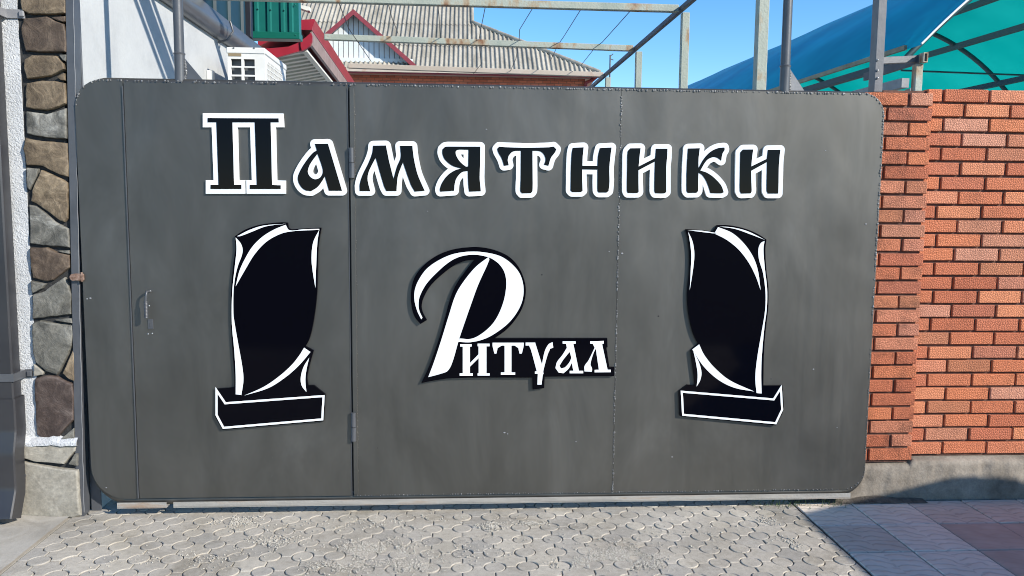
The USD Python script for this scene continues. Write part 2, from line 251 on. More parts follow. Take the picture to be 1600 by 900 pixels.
M['spout'] = noisy('dark_downspout', [(0.3, (0.02, 0.0195, 0.022)), (0.7, (0.028, 0.0275, 0.03))], scale=5, rough=0.35, spec=0.6)
M['ac_white'] = noisy('ac_white_metal', [(0.3, (0.56, 0.565, 0.55)), (0.7, (0.62, 0.625, 0.61))], scale=8, rough=0.4)
M['ac_dark'] = plain('ac_fins', (0.12, 0.13, 0.14), 0.5, metal=0.4)
M['ac_label'] = plain('ac_label_brown', (0.22, 0.17, 0.10), 0.5)
M['blue_sheet'] = mat('blue_polycarbonate', {
    'g': ('geometry', {}), 'n': ('noise_texture', {'scale': 1.3, 'detail': 3.0}), 'r': ('rgb_ramp', {'ramp': [(0.3, (0.0, 0.19, 0.33)), (0.7, (0.002, 0.30, 0.48))]}),
    't': ('translucent_bsdf', {}), 'd': ('diffuse_bsdf', {}), 'x': ('mix_closure', {'fac': 0.62}), 'gl': ('glossy_bsdf', {'color': (0.9, 0.95, 1), 'roughness': 0.18}), 'f': ('fresnel', {'IOR': 1.4}), 'fm': ('math', {'math_type': 'multiply', 'value2': 0.35}), 'y': ('mix_closure', {})},
    [('g.position', 'n.vector'), ('n.fac', 'r.fac'), ('r.color', 't.color'), ('r.color', 'd.color'), ('d.BSDF', 'x.closure1'), ('t.BSDF', 'x.closure2'), ('f.fac', 'fm.value1'), ('fm.value', 'y.fac'), ('x.closure', 'y.closure1'), ('gl.BSDF', 'y.closure2')], surface='y.closure')
M['teal_poly'] = mat('teal_polycarbonate', {
    'g': ('geometry', {}), 'n': ('noise_texture', {'scale': 0.8, 'detail': 3.0}), 'r': ('rgb_ramp', {'ramp': [(0.3, (0.0, 0.19, 0.175)), (0.7, (0.004, 0.25, 0.225))]}),
    't': ('translucent_bsdf', {}), 'd': ('diffuse_bsdf', {}), 'x': ('mix_closure', {'fac': 0.75})},
    [('g.position', 'n.vector'), ('n.fac', 'r.fac'), ('r.color', 't.color'), ('r.color', 'd.color'), ('d.BSDF', 'x.closure1'), ('t.BSDF', 'x.closure2')], surface='x.closure')
M['rib'] = plain('dark_teal_rib', (0.01, 0.045, 0.055), 0.6)
M['edge_white'] = plain('white_edge_profile', (0.75, 0.77, 0.77), 0.5)
M['wood'] = noisy('weathered_lath', [(0.3, (0.20, 0.18, 0.12)), (0.7, (0.32, 0.29, 0.2))], scale=10, rough=0.8)
M['car'] = plain('car_paint_dark', (0.02, 0.022, 0.028), 0.25, coat_weight=0.6)
M['rubber'] = plain('tyre_rubber', gr(0.015), 0.8)
M['rim'] = plain('alloy_rim', gr(0.4), 0.35, metal=0.8)
M['car_glass'] = plain('dark_car_glass', gr(0.01), 0.05)
M['lamp_red'] = plain('red_lamp_lens', (0.3, 0.01, 0.01), 0.15)
M['leaf'] = plain('grass_blade', (0.06, 0.10, 0.03), 0.6)
M['screw'] = plain('screw_head', gr(0.32), 0.3, metal=0.7)


# ------------------------------------------------------------------ scene helpers
used = {}


def path_for(parent, name):
    base = parent + '/' + name
    k = used.get(base, -1) + 1
    used[base] = k
    return base if k == 0 else f'{base}_{k:03d}'


def obj(name, mesh, m, parent='/World', smooth=False, label=None, cat=None, group=None, kind=None):
    if not isinstance(parent, str):
        parent = str(parent.GetPath())
    p = usdkit.mesh(stage, path_for(parent, name), mesh, M[m], smooth=smooth).GetPrim()
    return tag(p, label, cat, group, kind)


def tag(p, label=None, cat=None, group=None, kind=None):
    for k, v in (('label', label), ('category', cat), ('group', group), ('kind', kind)):
        if v:
            p.SetCustomDataByKey(k, v)
    return p


def thing(name, label=None, cat=None, group=None, kind=None, loc=None):
    x = UsdGeom.Xform.Define(stage, path_for('/World', name))
    if loc is not None:
        x.AddTranslateOp().Set(Gf.Vec3d(*map(float, loc)))
    return tag(x.GetPrim(), label, cat, group, kind)


def cat(*ms):
    return trimesh.util.concatenate([m for m in ms])


def tri(v, f):
    v = np.asarray(v, float); f = [tuple(q) for q in f]
    out = []
    for q in f:
        for i in range(1, len(q) - 1):
            out.append((q[0], q[i], q[i + 1]))
    return trimesh.Trimesh(v, np.array(out), process=False)


def fixn(m):
    m = trimesh.Trimesh(m.vertices, m.faces, process=True)
    trimesh.repair.fix_normals(m, multibody=False)
    return m


def bx(x0, x1, y0, y1, z0, z1, ch=0.0):
    """box, optionally with chamfered edges"""
    if ch <= 0:
        m = trimesh.creation.box(extents=(x1 - x0, y1 - y0, z1 - z0)); m.apply_translation(((x0 + x1) / 2, (y0 + y1) / 2, (z0 + z1) / 2)); return m
    pts = []
    h = np.array([x1 - x0, y1 - y0, z1 - z0]) / 2
    for sx in (-1, 1):
        for sy in (-1, 1):
            for sz in (-1, 1):
                s = np.array([sx, sy, sz])
                for k in range(3):
                    q = h - ch; q = q.copy(); q[k] = h[k]
                    pts.append(s * q)
    m = trimesh.convex.convex_hull(np.array(pts)); m.apply_translation(((x0 + x1) / 2, (y0 + y1) / 2, (z0 + z1) / 2)); return m


def frame_of(d):
    d = np.asarray(d, float) / np.linalg.norm(d)
    a = np.array([0, 0, 1.0]) if abs(d[2]) < 0.9 else np.array([1.0, 0, 0])
    s = np.cross(a, d); s /= np.linalg.norm(s)
    return d, s, np.cross(d, s)


def bar(p, q, w, h, ch=0.0):
    """rectangular bar from p to q: w sideways, h upwards"""
    p, q = np.asarray(p, float), np.asarray(q, float)
    L = np.linalg.norm(q - p); d, s, u = frame_of(q - p)
    m = bx(0, L, -w / 2, w / 2, -h / 2, h / 2, ch)
    T = np.eye(4); T[:3, 0], T[:3, 1], T[:3, 2], T[:3, 3] = d, s, u, p
    m.apply_transform(T); return m


def tube(pts, r, n=10, closed=False, caps=True):
    pts = np.asarray(pts, float); N = len(pts)
    rad = np.full(N, r) if np.ndim(r) == 0 else np.asarray(r, float)
    t = np.gradient(pts, axis=0) if not closed else np.roll(pts, -1, 0) - np.roll(pts, 1, 0)
    t /= np.linalg.norm(t, axis=1, keepdims=True)
    _, s, _u2 = frame_of(t[0]); V = []
    for i in range(N):
        s = s - t[i] * np.dot(s, t[i]); s /= np.linalg.norm(s); b = np.cross(t[i], s)
        a = np.arange(n) / n * 2 * np.pi
        V.append(pts[i] + rad[i] * (np.outer(np.cos(a), s) + np.outer(np.sin(a), b)))
    V = np.vstack(V); F = []
    for i in range(N if closed else N - 1):
        j = (i + 1) % N
        for k in range(n):
            l = (k + 1) % n
            F.append((i * n + k, i * n + l, j * n + l, j * n + k))
    m = tri(V, F)
    if not closed and caps:
        V2 = np.vstack([V, pts[0], pts[-1]]); fs = list(m.faces)
        for k in range(n):
            l = (k + 1) % n
            fs.append((len(V), l, k)); fs.append((len(V) + 1, (N - 1) * n + k, (N - 1) * n + l))
        m = trimesh.Trimesh(V2, np.array(fs), process=False)
    return m


def sweep(section, d):
    """closed 3-D polygon (planar list of points) pushed along vector d"""
    s = np.asarray(section, float); n = len(s); d = np.asarray(d, float)
    _, ax, ay = frame_of(d)
    p2 = np.stack([s @ ax, s @ ay], 1)
    v, f = trimesh.creation.triangulate_polygon(Polygon(p2), engine='earcut')
    # earcut keeps the ring's points
    idx = [int(np.argmin(((p2 - q) ** 2).sum(1))) for q in v]
    F = [[idx[a] for a in t] for t in f] + [[idx[a] + n for a in t][::-1] for t in f]
    for i in range(n):
        j = (i + 1) % n
        F.append((i, j, j + n)); F.append((i, j + n, i + n))
    return fixn(trimesh.Trimesh(np.vstack([s, s + d]), np.array(F), process=False))


def plate(poly, y_front, depth):
    """shapely polygon in gate coordinates (x, z) as a plate whose face stands at y_front, thickness going back"""
    parts = []
    for g in getattr(poly, 'geoms', [poly]):
        if g.is_empty or g.area < 1e-7:
            continue
        m = trimesh.creation.extrude_polygon(g, depth, engine='earcut')
        v = m.vertices.copy()
        parts.append(trimesh.Trimesh(np.stack([v[:, 0], y_front + depth - v[:, 2], v[:, 1]], 1), m.faces, process=False))
    m = cat(*parts) if len(parts) > 1 else parts[0]
    if m.volume < 0:
        m.invert()
    return m


def rounded(pts, corner=38.0, k=5):
    """closed outline through the points: a spline where it bends gently, a corner where it turns sharply"""
    P = np.asarray(pts, float); n = len(P); out = []
    sharp = []
    for i in range(n):
        a, b = P[i] - P[i - 1], P[(i + 1) % n] - P[i]
        sharp.append(abs(math.degrees(math.atan2(a[0] * b[1] - a[1] * b[0], a @ b))) > corner)
    for i in range(n):
        p0, p1, p2, p3 = P[i - 1], P[i], P[(i + 1) % n], P[(i + 2) % n]
        L = np.linalg.norm(p2 - p1)
        t1 = (p2 - p1) if sharp[i] else (p2 - p0) / np.linalg.norm(p2 - p0) * L
        t2 = (p2 - p1) if sharp[(i + 1) % n] else (p3 - p1) / np.linalg.norm(p3 - p1) * L
        for s in np.arange(k) / k:
            h = (2 * s**3 - 3 * s**2 + 1, s**3 - 2 * s**2 + s, -2 * s**3 + 3 * s**2, s**3 - s**2)
            out.append(h[0] * p1 + h[1] * t1 + h[2] * p2 + h[3] * t2)
    return out


def outline(pts, off, sc, y, smooth=True, corner=38.0):
    """traced outline -> polygon in metres on the plane y"""
    q = rounded(pts, corner) if smooth else pts
    c = [at(off[0] + a / sc, off[1] + b / sc, 'y', y) for a, b in q]
    return Polygon([(p[0], p[2]) for p in c]).buffer(0)


def dome_stone(poly_pts, y_face, y_back, bulge, seed, edge=0.004):
    """field stone: an irregular outline (x, z) with a domed rough face towards -y"""
    ring = np.array(Polygon(poly_pts).buffer(-0.002).buffer(0.0015).segmentize(0.016).exterior.coords)[:-1]
    if Polygon(ring).exterior.is_ccw is False:
        ring = ring[::-1]
    r = np.random.default_rng(seed)
    cen = np.array(Polygon(ring).representative_point().coords[0]) * 0.3 + np.array(Polygon(ring).centroid.coords[0]) * 0.7
    ring = ring + (meshkit.fbm(np.c_[ring * 30, np.full(len(ring), seed)], 2, seed)[:, None] - 0.5) * 0.006 * (ring - cen) / (np.linalg.norm(ring - cen, axis=1)[:, None] + 1e-6)
    tilt = (r.random(2) - 0.5) * 0.10
    V, n = [], len(ring)
    for sc, dep in ((1.0, None), (1.0, edge + 0.4 * bulge), (0.975, 0.80), (0.93, 0.94), (0.74, 1.0), (0.48, 1.0), (0.22, 1.0)):
        p = cen + (ring - cen) * sc
        if dep is None:
            y = np.full(n, y_back)
        else:
            h = (dep if dep <= 1 and dep > 0.5 else 0.25) * bulge
            nz = (meshkit.fbm(np.c_[p * 15, np.full(n, seed * 1.7)], 5, seed) - 0.5) * 0.022
            y = y_face + bulge - h + nz * (0.4 + sc * 0.6) - ((p - cen) @ tilt)
        V.append(np.c_[p[:, 0], y, p[:, 1]])
    V.append(np.array([[cen[0], V[-1][:, 1].mean(), cen[1]]]))
    F = []
    for k in range(6):
        for i in range(n):
            j = (i + 1) % n
            F.append((k * n + i, k * n + j, (k + 1) * n + j, (k + 1) * n + i))
    for i in range(n):
        F.append((6 * n + i, 6 * n + (i + 1) % n, 7 * n))
    return tri(np.vstack(V), F)


def bevel_prism(poly, z0, z1, b):
    """flat stone lying on the ground from a ring around its own centre: sides, a bevel and the top"""
    p = np.asarray(poly, float); c = p.mean(0); n = len(p)
    rad = np.linalg.norm(p - c, axis=1)[:, None]
    q = c + (p - c) * (1 - b / rad)
    V = np.vstack([np.c_[p, np.full(n, z0)], np.c_[p, np.full(n, z1 - b)], np.c_[q, np.full(n, z1)], [[c[0], c[1], z1]]])
    F = []
    for k in range(2):
        for i in range(n):
            j = (i + 1) % n
            F.append((k * n + i, k * n + j, (k + 1) * n + j, (k + 1) * n + i))
    for i in range(n):
        F.append((2 * n + i, 2 * n + (i + 1) % n, 3 * n))
    return tri(V, F)


def rough_sheet(x0, x1, y0, y1, z, amp, step=0.05, seed=0):
    xs, ys = np.linspace(x0, x1, max(2, int((x1 - x0) / step))), np.linspace(y0, y1, max(2, int((y1 - y0) / step)))
    X, Y = np.meshgrid(xs, ys)
    Z = z + (meshkit.fbm(np.stack([X * 4, Y * 4, X * 0 + seed], -1), 4, seed) - 0.5) * amp
    V = np.stack([X, Y, Z], -1).reshape(-1, 3); F = []
    w = len(xs)
    for j in range(len(ys) - 1):
        for i in range(w - 1):
            F.append((j * w + i, j * w + i + 1, (j + 1) * w + i + 1, (j + 1) * w + i))
    return tri(V, F)


# ------------------------------------------------------------------ ground
g = tri([(-300, -300, -0.05), (300, -300, -0.05), (300, 300, -0.05), (-300, 300, -0.05)], [(0, 1, 2, 3)])
obj('ground', g, 'asphalt', kind='structure', label='grey worn ground running on under and beyond the paved strip')
obj('yard_floor', bx(-6, 14, 0.30, 24, -0.045, 0.0), 'yard', kind='structure', label='concrete floor of the yard behind the gate')

# pavement of round and star-shaped concrete pavers
PITCH_P, PX0, PY0 = 0.137, 0.002, -0.211
RC = 0.67 * PITCH_P / 2
XL, XR = -1.868, 1.688
pav = thing('pavement', 'pale concrete pavement of round and star shaped pavers before the gate', kind='structure')
obj('sand_bed', rough_sheet(XL - 0.01, XR + 0.005, -4.6, 0.30, -0.0082, 0.019, 0.022, 3), 'sand', pav, smooth=True)
clip = sbox(XL, -4.6, XR, 0.30)
xedge = lambda y: XL
rounds, stars = [], []
K = range(-15, 14)
for j in range(-4, 33):
    cy = PY0 - j * PITCH_P
    for k in K:
        cx = PX0 + k * PITCH_P
        rounds.append((cx, cy)); stars.append((cx + PITCH_P / 2, cy + PITCH_P / 2))


def seen(c):
    q = np.array([c[0], c[1], 0]) - CP; z = q @ CF
    if z < 0.3:
        return 1e9
    X, Y = 800 + FOC * (q @ CR) / z, 450 - FOC * (q @ CU) / z
    return (0 if (-30 < X < 1400 and Y < 930) else 1e5) - Y


def round_poly(c):
    a = np.arange(20) / 20 * 2 * np.pi
    return np.c_[c[0] + (RC - 0.0023) * np.cos(a), c[1] + (RC - 0.0023) * np.sin(a)]


def star_poly(c):
    h = PITCH_P / 2; gap = 0.0023; R = RC + gap
    out = []
    for q in range(4):
        a0 = q * math.pi / 2
        # corner of the cell at angle a0 + 45 deg, cut by a circle around it, between the two sides
        corner = np.array([h * (1 if q in (0, 3) else -1), h * (1 if q in (0, 1) else -1)])
        aa = [math.pi * 1.5, math.pi, ][:]
        start, end = {0: (-90, -180), 1: (0, -90), 2: (90, 0), 3: (180, 90)}[q]
        for t in np.linspace(start, end, 6):
            p = corner + R * np.array([math.cos(math.radians(t)), math.sin(math.radians(t))])
            out.append(np.clip(p, -h + gap, h - gap))
    return np.array(out) + c


def clipped(poly):
    P = Polygon(poly)
    if clip.contains(P):
        return np.asarray(poly)
    P = P.intersection(clip)
    if P.is_empty or P.geom_type != 'Polygon' or P.area < 3e-4:
        return None
    r = np.array(shapely.geometry.polygon.orient(P, 1.0).exterior.coords)[:-1]
    return r


for name, cells, fn in (('round_paver', rounds, round_poly), ('star_paver', stars, star_poly)):
    cells = [c for c in cells if clipped(fn(c)) is not None]
    cells.sort(key=seen)
    rest = []
    for i, c in enumerate(cells):
        poly = clipped(fn(c))
        if not Polygon(poly).exterior.is_ccw:
            poly = poly[::-1]
        z = 0.0 + (rng.random() - 0.5) * 0.004
        m = bevel_prism(poly, -0.03, z, 0.0025)
        tl = (rng.random() - 0.5) * 0.03, (rng.random() - 0.5) * 0.03
        v = m.vertices.copy(); cc = v.mean(0)
        v[:, 2] += (v[:, 0] - cc[0]) * tl[0] + (v[:, 1] - cc[1]) * tl[1]
        m.vertices = v
        if i < 298:
            obj(name, m, 'paver', pav)
        else:
            rest.append(m)
    tag(obj(name + '_field', cat(*rest), 'paver', pav), kind='stuff')

# grit washed over the joints
pc = []
blobs = [((585, 860), 0.16, 0.10, 520), ((640, 885), 0.14, 0.06, 260), ((530, 885), 0.12, 0.06, 200), ((370, 815), 0.07, 0.06, 160), ((430, 845), 0.10, 0.05, 130), ((770, 822), 0.05, 0.04, 120), ((830, 818), 0.05, 0.02, 60),
         ((960, 868), 0.14, 0.07, 520), ((1010, 880), 0.12, 0.06, 300), ((905, 880), 0.10, 0.05, 240), ((690, 860), 0.3, 0.12, 120), ((1200, 815), 0.05, 0.05, 60), ((1230, 850), 0.05, 0.05, 60), ((300, 870), 0.3, 0.1, 120),
         ((1000, 840), 0.5, 0.15, 200), ((600, 820), 0.5, 0.08, 200)]
base = trimesh.creation.icosphere(subdivisions=0)
VV, FF, nv = [], [], 0
for (bx_, by_), sx, sy, n in blobs:
    c = at(bx_, by_, 'z', 0.0)
    for _ in range(int(n * 4.5)):
        x, y = c[0] + nr.normal() * sx * 0.62, c[1] + nr.normal() * sy * 0.62
        if not (XL < x < XR and y < -0.02) or meshkit.noise(np.array([x * 16, y * 16, 3.0])) < 0.42:
            continue
        r = 0.0013 + 0.0032 * nr.random() ** 2.5
        v = base.vertices * r * (0.6 + 0.8 * nr.random((12, 1))) * np.array([1, 1, 0.7])
        VV.append(v + [x, y, 0.001 + r * 0.4]); FF.append(base.faces + nv); nv += 12
obj('gravel', trimesh.Trimesh(np.vstack(VV), np.vstack(FF), process=False), 'gravel', kind='stuff', label='loose pale grit scattered over the pavers in front of the gate', cat='gravel')

# concrete apron at the left
ap = rough_sheet(-4.5, XL - 0.012, -4.6, 0.06, 0.006, 0.016, 0.05, 11)
v = ap.vertices.copy(); v[:, 2] += np.clip((-1.95 - v[:, 0]) * 0.05, 0, 0.02); ap.vertices = v
ap = cat(ap, bx(-4.5, XL - 0.012, -4.6, 0.06, -0.045, -0.006))
obj('concrete_apron', ap, 'slab', smooth=35, kind='structure', label='smooth pale concrete apron left of the pavers')

# square patterned tiles at the right
tp = thing('tile_path', 'grey square patterned tiles along the brick wall', kind='structure')
obj('mortar_bed', bx(1.696, 4.8, -4.6, 0.20, -0.045, -0.008), 'dirt', tp)
for i in range(10):
    for j in range(-1, 15):
        x0, y1 = 1.695 + 0.3 * i, -0.249 - 0.3 * (j - 0)
        x1, y0 = x0 + 0.3, y1 - 0.3
        y1 = min(y1, 0.064)
        kind = {(0, 0): 'tile_grey', (1, 0): 'tile_light', (2, 0): 'tile_smooth', (3, 0): 'tile_smooth', (0, 1): 'tile_light', (1, 1): 'tile_light', (2, 1): 'tile_smooth', (3, 1): 'tile_grey'}.get((i, j)) or rng.choice(['tile_light', 'tile_grey', 'tile_light', 'tile_smooth'])
        if j == -1:
            kind = 'tile_light' if i < 2 else 'tile_grey'
        dz = (rng.random() - 0.5) * 0.006
        m = bx(x0 + 0.003 + (0.005 if i == 0 else 0), x1 - 0.003, y0 + 0.003, y1 - 0.003, -0.03, 0.001 + dz, 0.003)
        obj('tile', m, kind, tp)

# dirt and a little grass where gate rail, tiles and wall meet
vv = rough_sheet(1.88, 2.4, 0.012, 0.08, 0.004, 0.02, 0.02, 5)
v = vv.vertices.copy(); v[:, 2] += 0.02 * np.clip((v[:, 1] - 0.0) / 0.06, 0, 1) * (0.3 + meshkit.noise(v * 14)) * np.clip((2.5 - v[:, 0]) / 0.3, 0, 1); vv.vertices = v
obj('soil', vv, 'dirt', smooth=True, kind='stuff', label='dark soil and crumbled concrete under the right end of the gate rail')
gv, gf = [], []
for i in range(150):
    x = 1.45 + 0.5 * nr.random() ** 0.7; y = 0.03 + 0.03 * nr.normal(); h = 0.012 + 0.03 * nr.random(); a = nr.random() * 6.28; l = 0.02 * nr.random()
    s = np.array([math.cos(a), math.sin(a), 0]) * 0.0016; b = np.array([x, y, 0.0]); t = b + [l * math.cos(a + 1), l * math.sin(a + 1) - 0.01, h]
    k = len(gv); gv += [b - s, b + s, t]; gf.append((k, k + 1, k + 2))
obj('grass', trimesh.Trimesh(np.array(gv), np.array(gf), process=False), 'leaf', kind='stuff', label='sparse green grass blades under the right end of the gate', cat='grass')

# ------------------------------------------------------------------ sliding gate
GL, GR_, GB, GT = -1.772, 2.046, 0.084, 2.066
gate = thing('sliding_gate', 'wide dark grey sheet metal sliding gate with rounded corners and wicket door', 'gate')


def rrect(x0, x1, z0, z1, rtl, rtr, rbr, rbl, n=8):
    pts = []
    for cx, cz, r, a0 in ((x1 - rtr, z1 - rtr, rtr, 0), (x0 + rtl, z1 - rtl, rtl, 90), (x0 + rbl, z0 + rbl, rbl, 180), (x1 - rbr, z0 + rbr, rbr, 270)):
        for t in np.linspace(a0, a0 + 90, n):
            pts.append((cx + r * math.cos(math.radians(t)), cz + r * math.sin(math.radians(t))))
    return Polygon(pts)


face = rrect(GL, GR_, GB, GT, 0.125, 0.105, 0.10, 0.165)
ring = np.array(rrect(GL + 0.012, GR_ - 0.012, GB - 0.012, GT - 0.014, 0.13, 0.11, 0.11, 0.17, 12).exterior.coords)[:-1]
loop = []
for i in range(len(ring)):
    a, b = ring[i], ring[(i + 1) % len(ring)]; n = max(1, int(np.linalg.norm(b - a) / 0.08))
    loop += [a + (b - a) * s / n for s in range(n)]
loop = np.array(loop)
obj('tube_frame', tube(np.c_[loop[:, 0], np.full(len(loop), 0.031), loop[:, 1]], 0.026, 12, closed=True), 'gate', gate, smooth=True)
obj('backing_sheet', plate(face.buffer(-0.02), 0.012, 0.004), 'gate_dark', gate)


def sheet(x0, x1, z0=GB - 1, z1=GT + 1, y=0.0, dep=0.004, seed=0, amp=0.003):
    """a panel of the gate, hammered a little out of true"""
    P = face.intersection(sbox(x0, z0, x1, z1))
    xs = np.arange(x0, x1 + 0.05, 0.06)
    m = plate(P, y, dep)
    m = trimesh.Trimesh(m.vertices, m.faces, process=True)
    v, f = trimesh.remesh.subdivide_to_size(m.vertices, m.faces, 0.14, max_iter=12)
    v = np.array(v)
    v[:, 1] += (meshkit.fbm(np.c_[v[:, 0] * 2.3, v[:, 2] * 2.3, np.full(len(v), seed)], 3, seed) - 0.5) * amp
    m = trimesh.Trimesh(v, f, process=True)
    return m


SX = (-1.553, -0.531, 0.752)
obj('side_panel', sheet(GL - 0.1, SX[0] - 0.003, seed=1), 'gate', gate, smooth=25)
door = obj('wicket_door', sheet(SX[0] + 0.002, SX[1] - 0.005, z0=GB + 0.004, z1=GT - 0.012, y=-0.0025, seed=2), 'gate', gate, smooth=25)
obj('centre_panel', sheet(SX[1] + 0.003, SX[2] - 0.001, seed=3), 'gate', gate, smooth=25)
obj('right_panel', sheet(SX[2] + 0.001, GR_ + 0.1, seed=4), 'gate', gate, smooth=25)
# door edge strip: a thin flat bar closing over the joint on the left of the door
obj('edge_strip', bar((SX[0] - 0.0025, -0.005, GB + 0.006), (SX[0] - 0.0025, -0.005, GT - 0.03), 0.005, 0.004), 'steel', gate)
obj('edge_strip', bx(SX[1] - 0.0075, SX[1] - 0.0050, -0.005, -0.0026, GB + 0.006, GT - 0.02), 'steel', gate)
obj('door_stop', bx(SX[1] + 0.003, SX[1] + 0.024, -0.0045, -0.0005, GB + 0.01, GT - 0.02, 0.001), 'gate', gate)


def bead(p, q, step=0.011, r=0.0036, seed=0, gaps=0.12):
    """a hand-laid weld seam: overlapping uneven drops"""
    p, q = np.asarray(p, float), np.asarray(q, float); n = int(np.linalg.norm(q - p) / step); rr = np.random.default_rng(seed)
    V, F, k = [], [], 0
    b = trimesh.creation.icosphere(subdivisions=1)
    for i in range(n):
        if rr.random() < gaps:
            continue
        c = p + (q - p) * (i + rr.random() * 0.6) / n + rr.normal(size=3) * np.array([0.0012, 0.0003, 0.0012])
        s = r * (0.55 + 0.8 * rr.random())
        V.append(b.vertices * s * np.array([1.0, 0.55, 1.15]) + c); F.append(b.faces + k); k += len(b.vertices)
    return trimesh.Trimesh(np.vstack(V), np.vstack(F), process=False) if V else None


ycap = -0.001
fr = np.array(face.buffer(-0.004).segmentize(0.1).exterior.coords)
segs = []
for a, b in zip(fr[:-1], fr[1:]):
    mx, mz = (a + b) / 2
    if mz > GT - 0.14 or mx > GR_ - 0.14 or (mz < 0.3 and mx > -0.5):
        segs.append(bead((a[0], ycap, a[1]), (b[0], ycap, b[1]), step=0.011, r=0.0042 if mz > 1 else 0.0026, seed=len(segs), gaps=0.25 if mx > -0.6 else 0.55) if np.linalg.norm(b - a) > 0.014 else None)
obj('weld_bead', cat(*[s for s in segs if s is not None]), 'weld', gate, smooth=True, kind='stuff')
obj('weld_bead', bead((SX[2], ycap, GB + 0.01), (SX[2], ycap, GT - 0.03), step=0.011, r=0.0042, seed=91, gaps=0.22), 'weld', gate, smooth=True, kind='stuff')
obj('weld_bead', bead((SX[1] + 0.024, ycap, GB + 0.03), (SX[1] + 0.024, ycap, GT - 0.03), step=0.014, r=0.0028, seed=92, gaps=0.3), 'gate', gate, smooth=True, kind='stuff')
obj('hinge', cat(tube([at(550, 278, 'y', -0.012), at(549.5, 255, 'y', -0.012)], 0.0125, 14), tube([at(549.3, 254, 'y', -0.012), at(548.5, 231, 'y', -0.012)], 0.0115, 14)), 'steel', gate, smooth=40)
obj('hinge', cat(tube([at(552.5, 689, 'y', -0.012), at(552.5, 668, 'y', -0.012)], 0.0125, 14), tube([at(552.5, 667, 'y', -0.012), at(552, 645, 'y', -0.012)], 0.0115, 14)), 'steel', gate, smooth=40)
# handle: bent rod with a ribbed grip, its back plate and screws
h0, h1 = at(234, 455, 'y', -0.003), at(229, 456, 'y', -0.045)
hd = str(door.GetPath())
obj('handle', cat(tube([h0, h0 + [-0.004, -0.03, 0.0], h1 + [0, 0, -0.002], h1 + [-0.003, -0.002, -0.02], h1 + [-0.005, -0.002, -0.05]], 0.0055, 10),
                  tube([h1 + [-0.005, -0.002, -0.045 - 0.078 * k / 24] for k in range(25)], [0.0078 + 0.0014 * (k % 2) for k in range(25)], 10)), 'steel', hd, smooth=40)
lp = at(235.5, 506, 'y', -0.003)
obj('lock_plate', cat(bx(lp[0] - 0.012, lp[0] + 0.012, -0.0065, -0.003, lp[2] - 0.024, lp[2] + 0.022, 0.001), bx(lp[0] - 0.002, lp[0] + 0.002, -0.008, -0.0065, lp[2] - 0.012, lp[2] + 0.006)), 'steel', hd)
for px, py in ((235, 455), (233, 478), (231.5, 522), (238, 521)):
    c = at(px, py, 'y', -0.003); s = trimesh.creation.icosphere(subdivisions=1, radius=0.0042); s.vertices *= [1, 0.6, 1]; s.apply_translation(c)
    obj('screw', s, 'screw', hd, smooth=True)
# flecks of chipped paint and weld spatter on the sheets
chips, dots = [], []
for px, py, r in ((285, 753, 0.0042), (322, 307, 0.0045), (318, 309, 0.002), (136, 467, 0.003), (141, 466, 0.004), (166, 762, 0.0025), (760, 202, 0.0025), (788, 676, 0.004), (793, 678, 0.0025), (952, 393, 0.003), (972, 396, 0.0035), (1308, 668, 0.003),
                  (1271, 577, 0.003), (1050, 714, 0.003), (1353, 350, 0.0035), (668, 330, 0.002), (700, 470, 0.002), (530, 600, 0.002), (300, 560, 0.0025), (440, 735, 0.002), (1120, 640, 0.002), (1290, 235, 0.002), (900, 690, 0.0025), (248, 558, 0.003)):
    s = trimesh.creation.icosphere(subdivisions=1, radius=r); s.vertices *= [1.2 + 0.5 * rng.random(), 0.3, 0.7 + 0.5 * rng.random()]; s.apply_translation(at(px, py, 'y', -0.0008)); chips.append(s)
for px, py, r in ((847, 429, 0.004), (1029, 494, 0.0045), (1205, 592, 0.003), (1180, 460, 0.002), (640, 250, 0.002), (860, 240, 0.002), (590, 700, 0.002)):
    s = trimesh.creation.icosphere(subdivisions=1, radius=r); s.vertices *= [1, 0.3, 1]; s.apply_translation(at(px, py, 'y', -0.0008)); dots.append(s)
obj('paint_chip', cat(*chips), 'steel_light', gate, kind='stuff')
obj('rust_spot', cat(*dots), 'gate_dark', gate, kind='stuff')
# bottom rail in two lengths
r0, r1, r2, r3 = at(183, 786, 'y', -0.02), at(260, 786, 'y', -0.02), at(271, 785, 'y', -0.02), at(1329, 767, 'y', -0.02)
for a, b in ((r0[0], r1[0]), (r2[0], r3[0])):
    obj('bottom_rail', cat(bx(a, b, -0.022, 0.05, 0.046, 0.051), bx(a, b, -0.022, -0.018, 0.050, 0.074)), 'rail', gate)
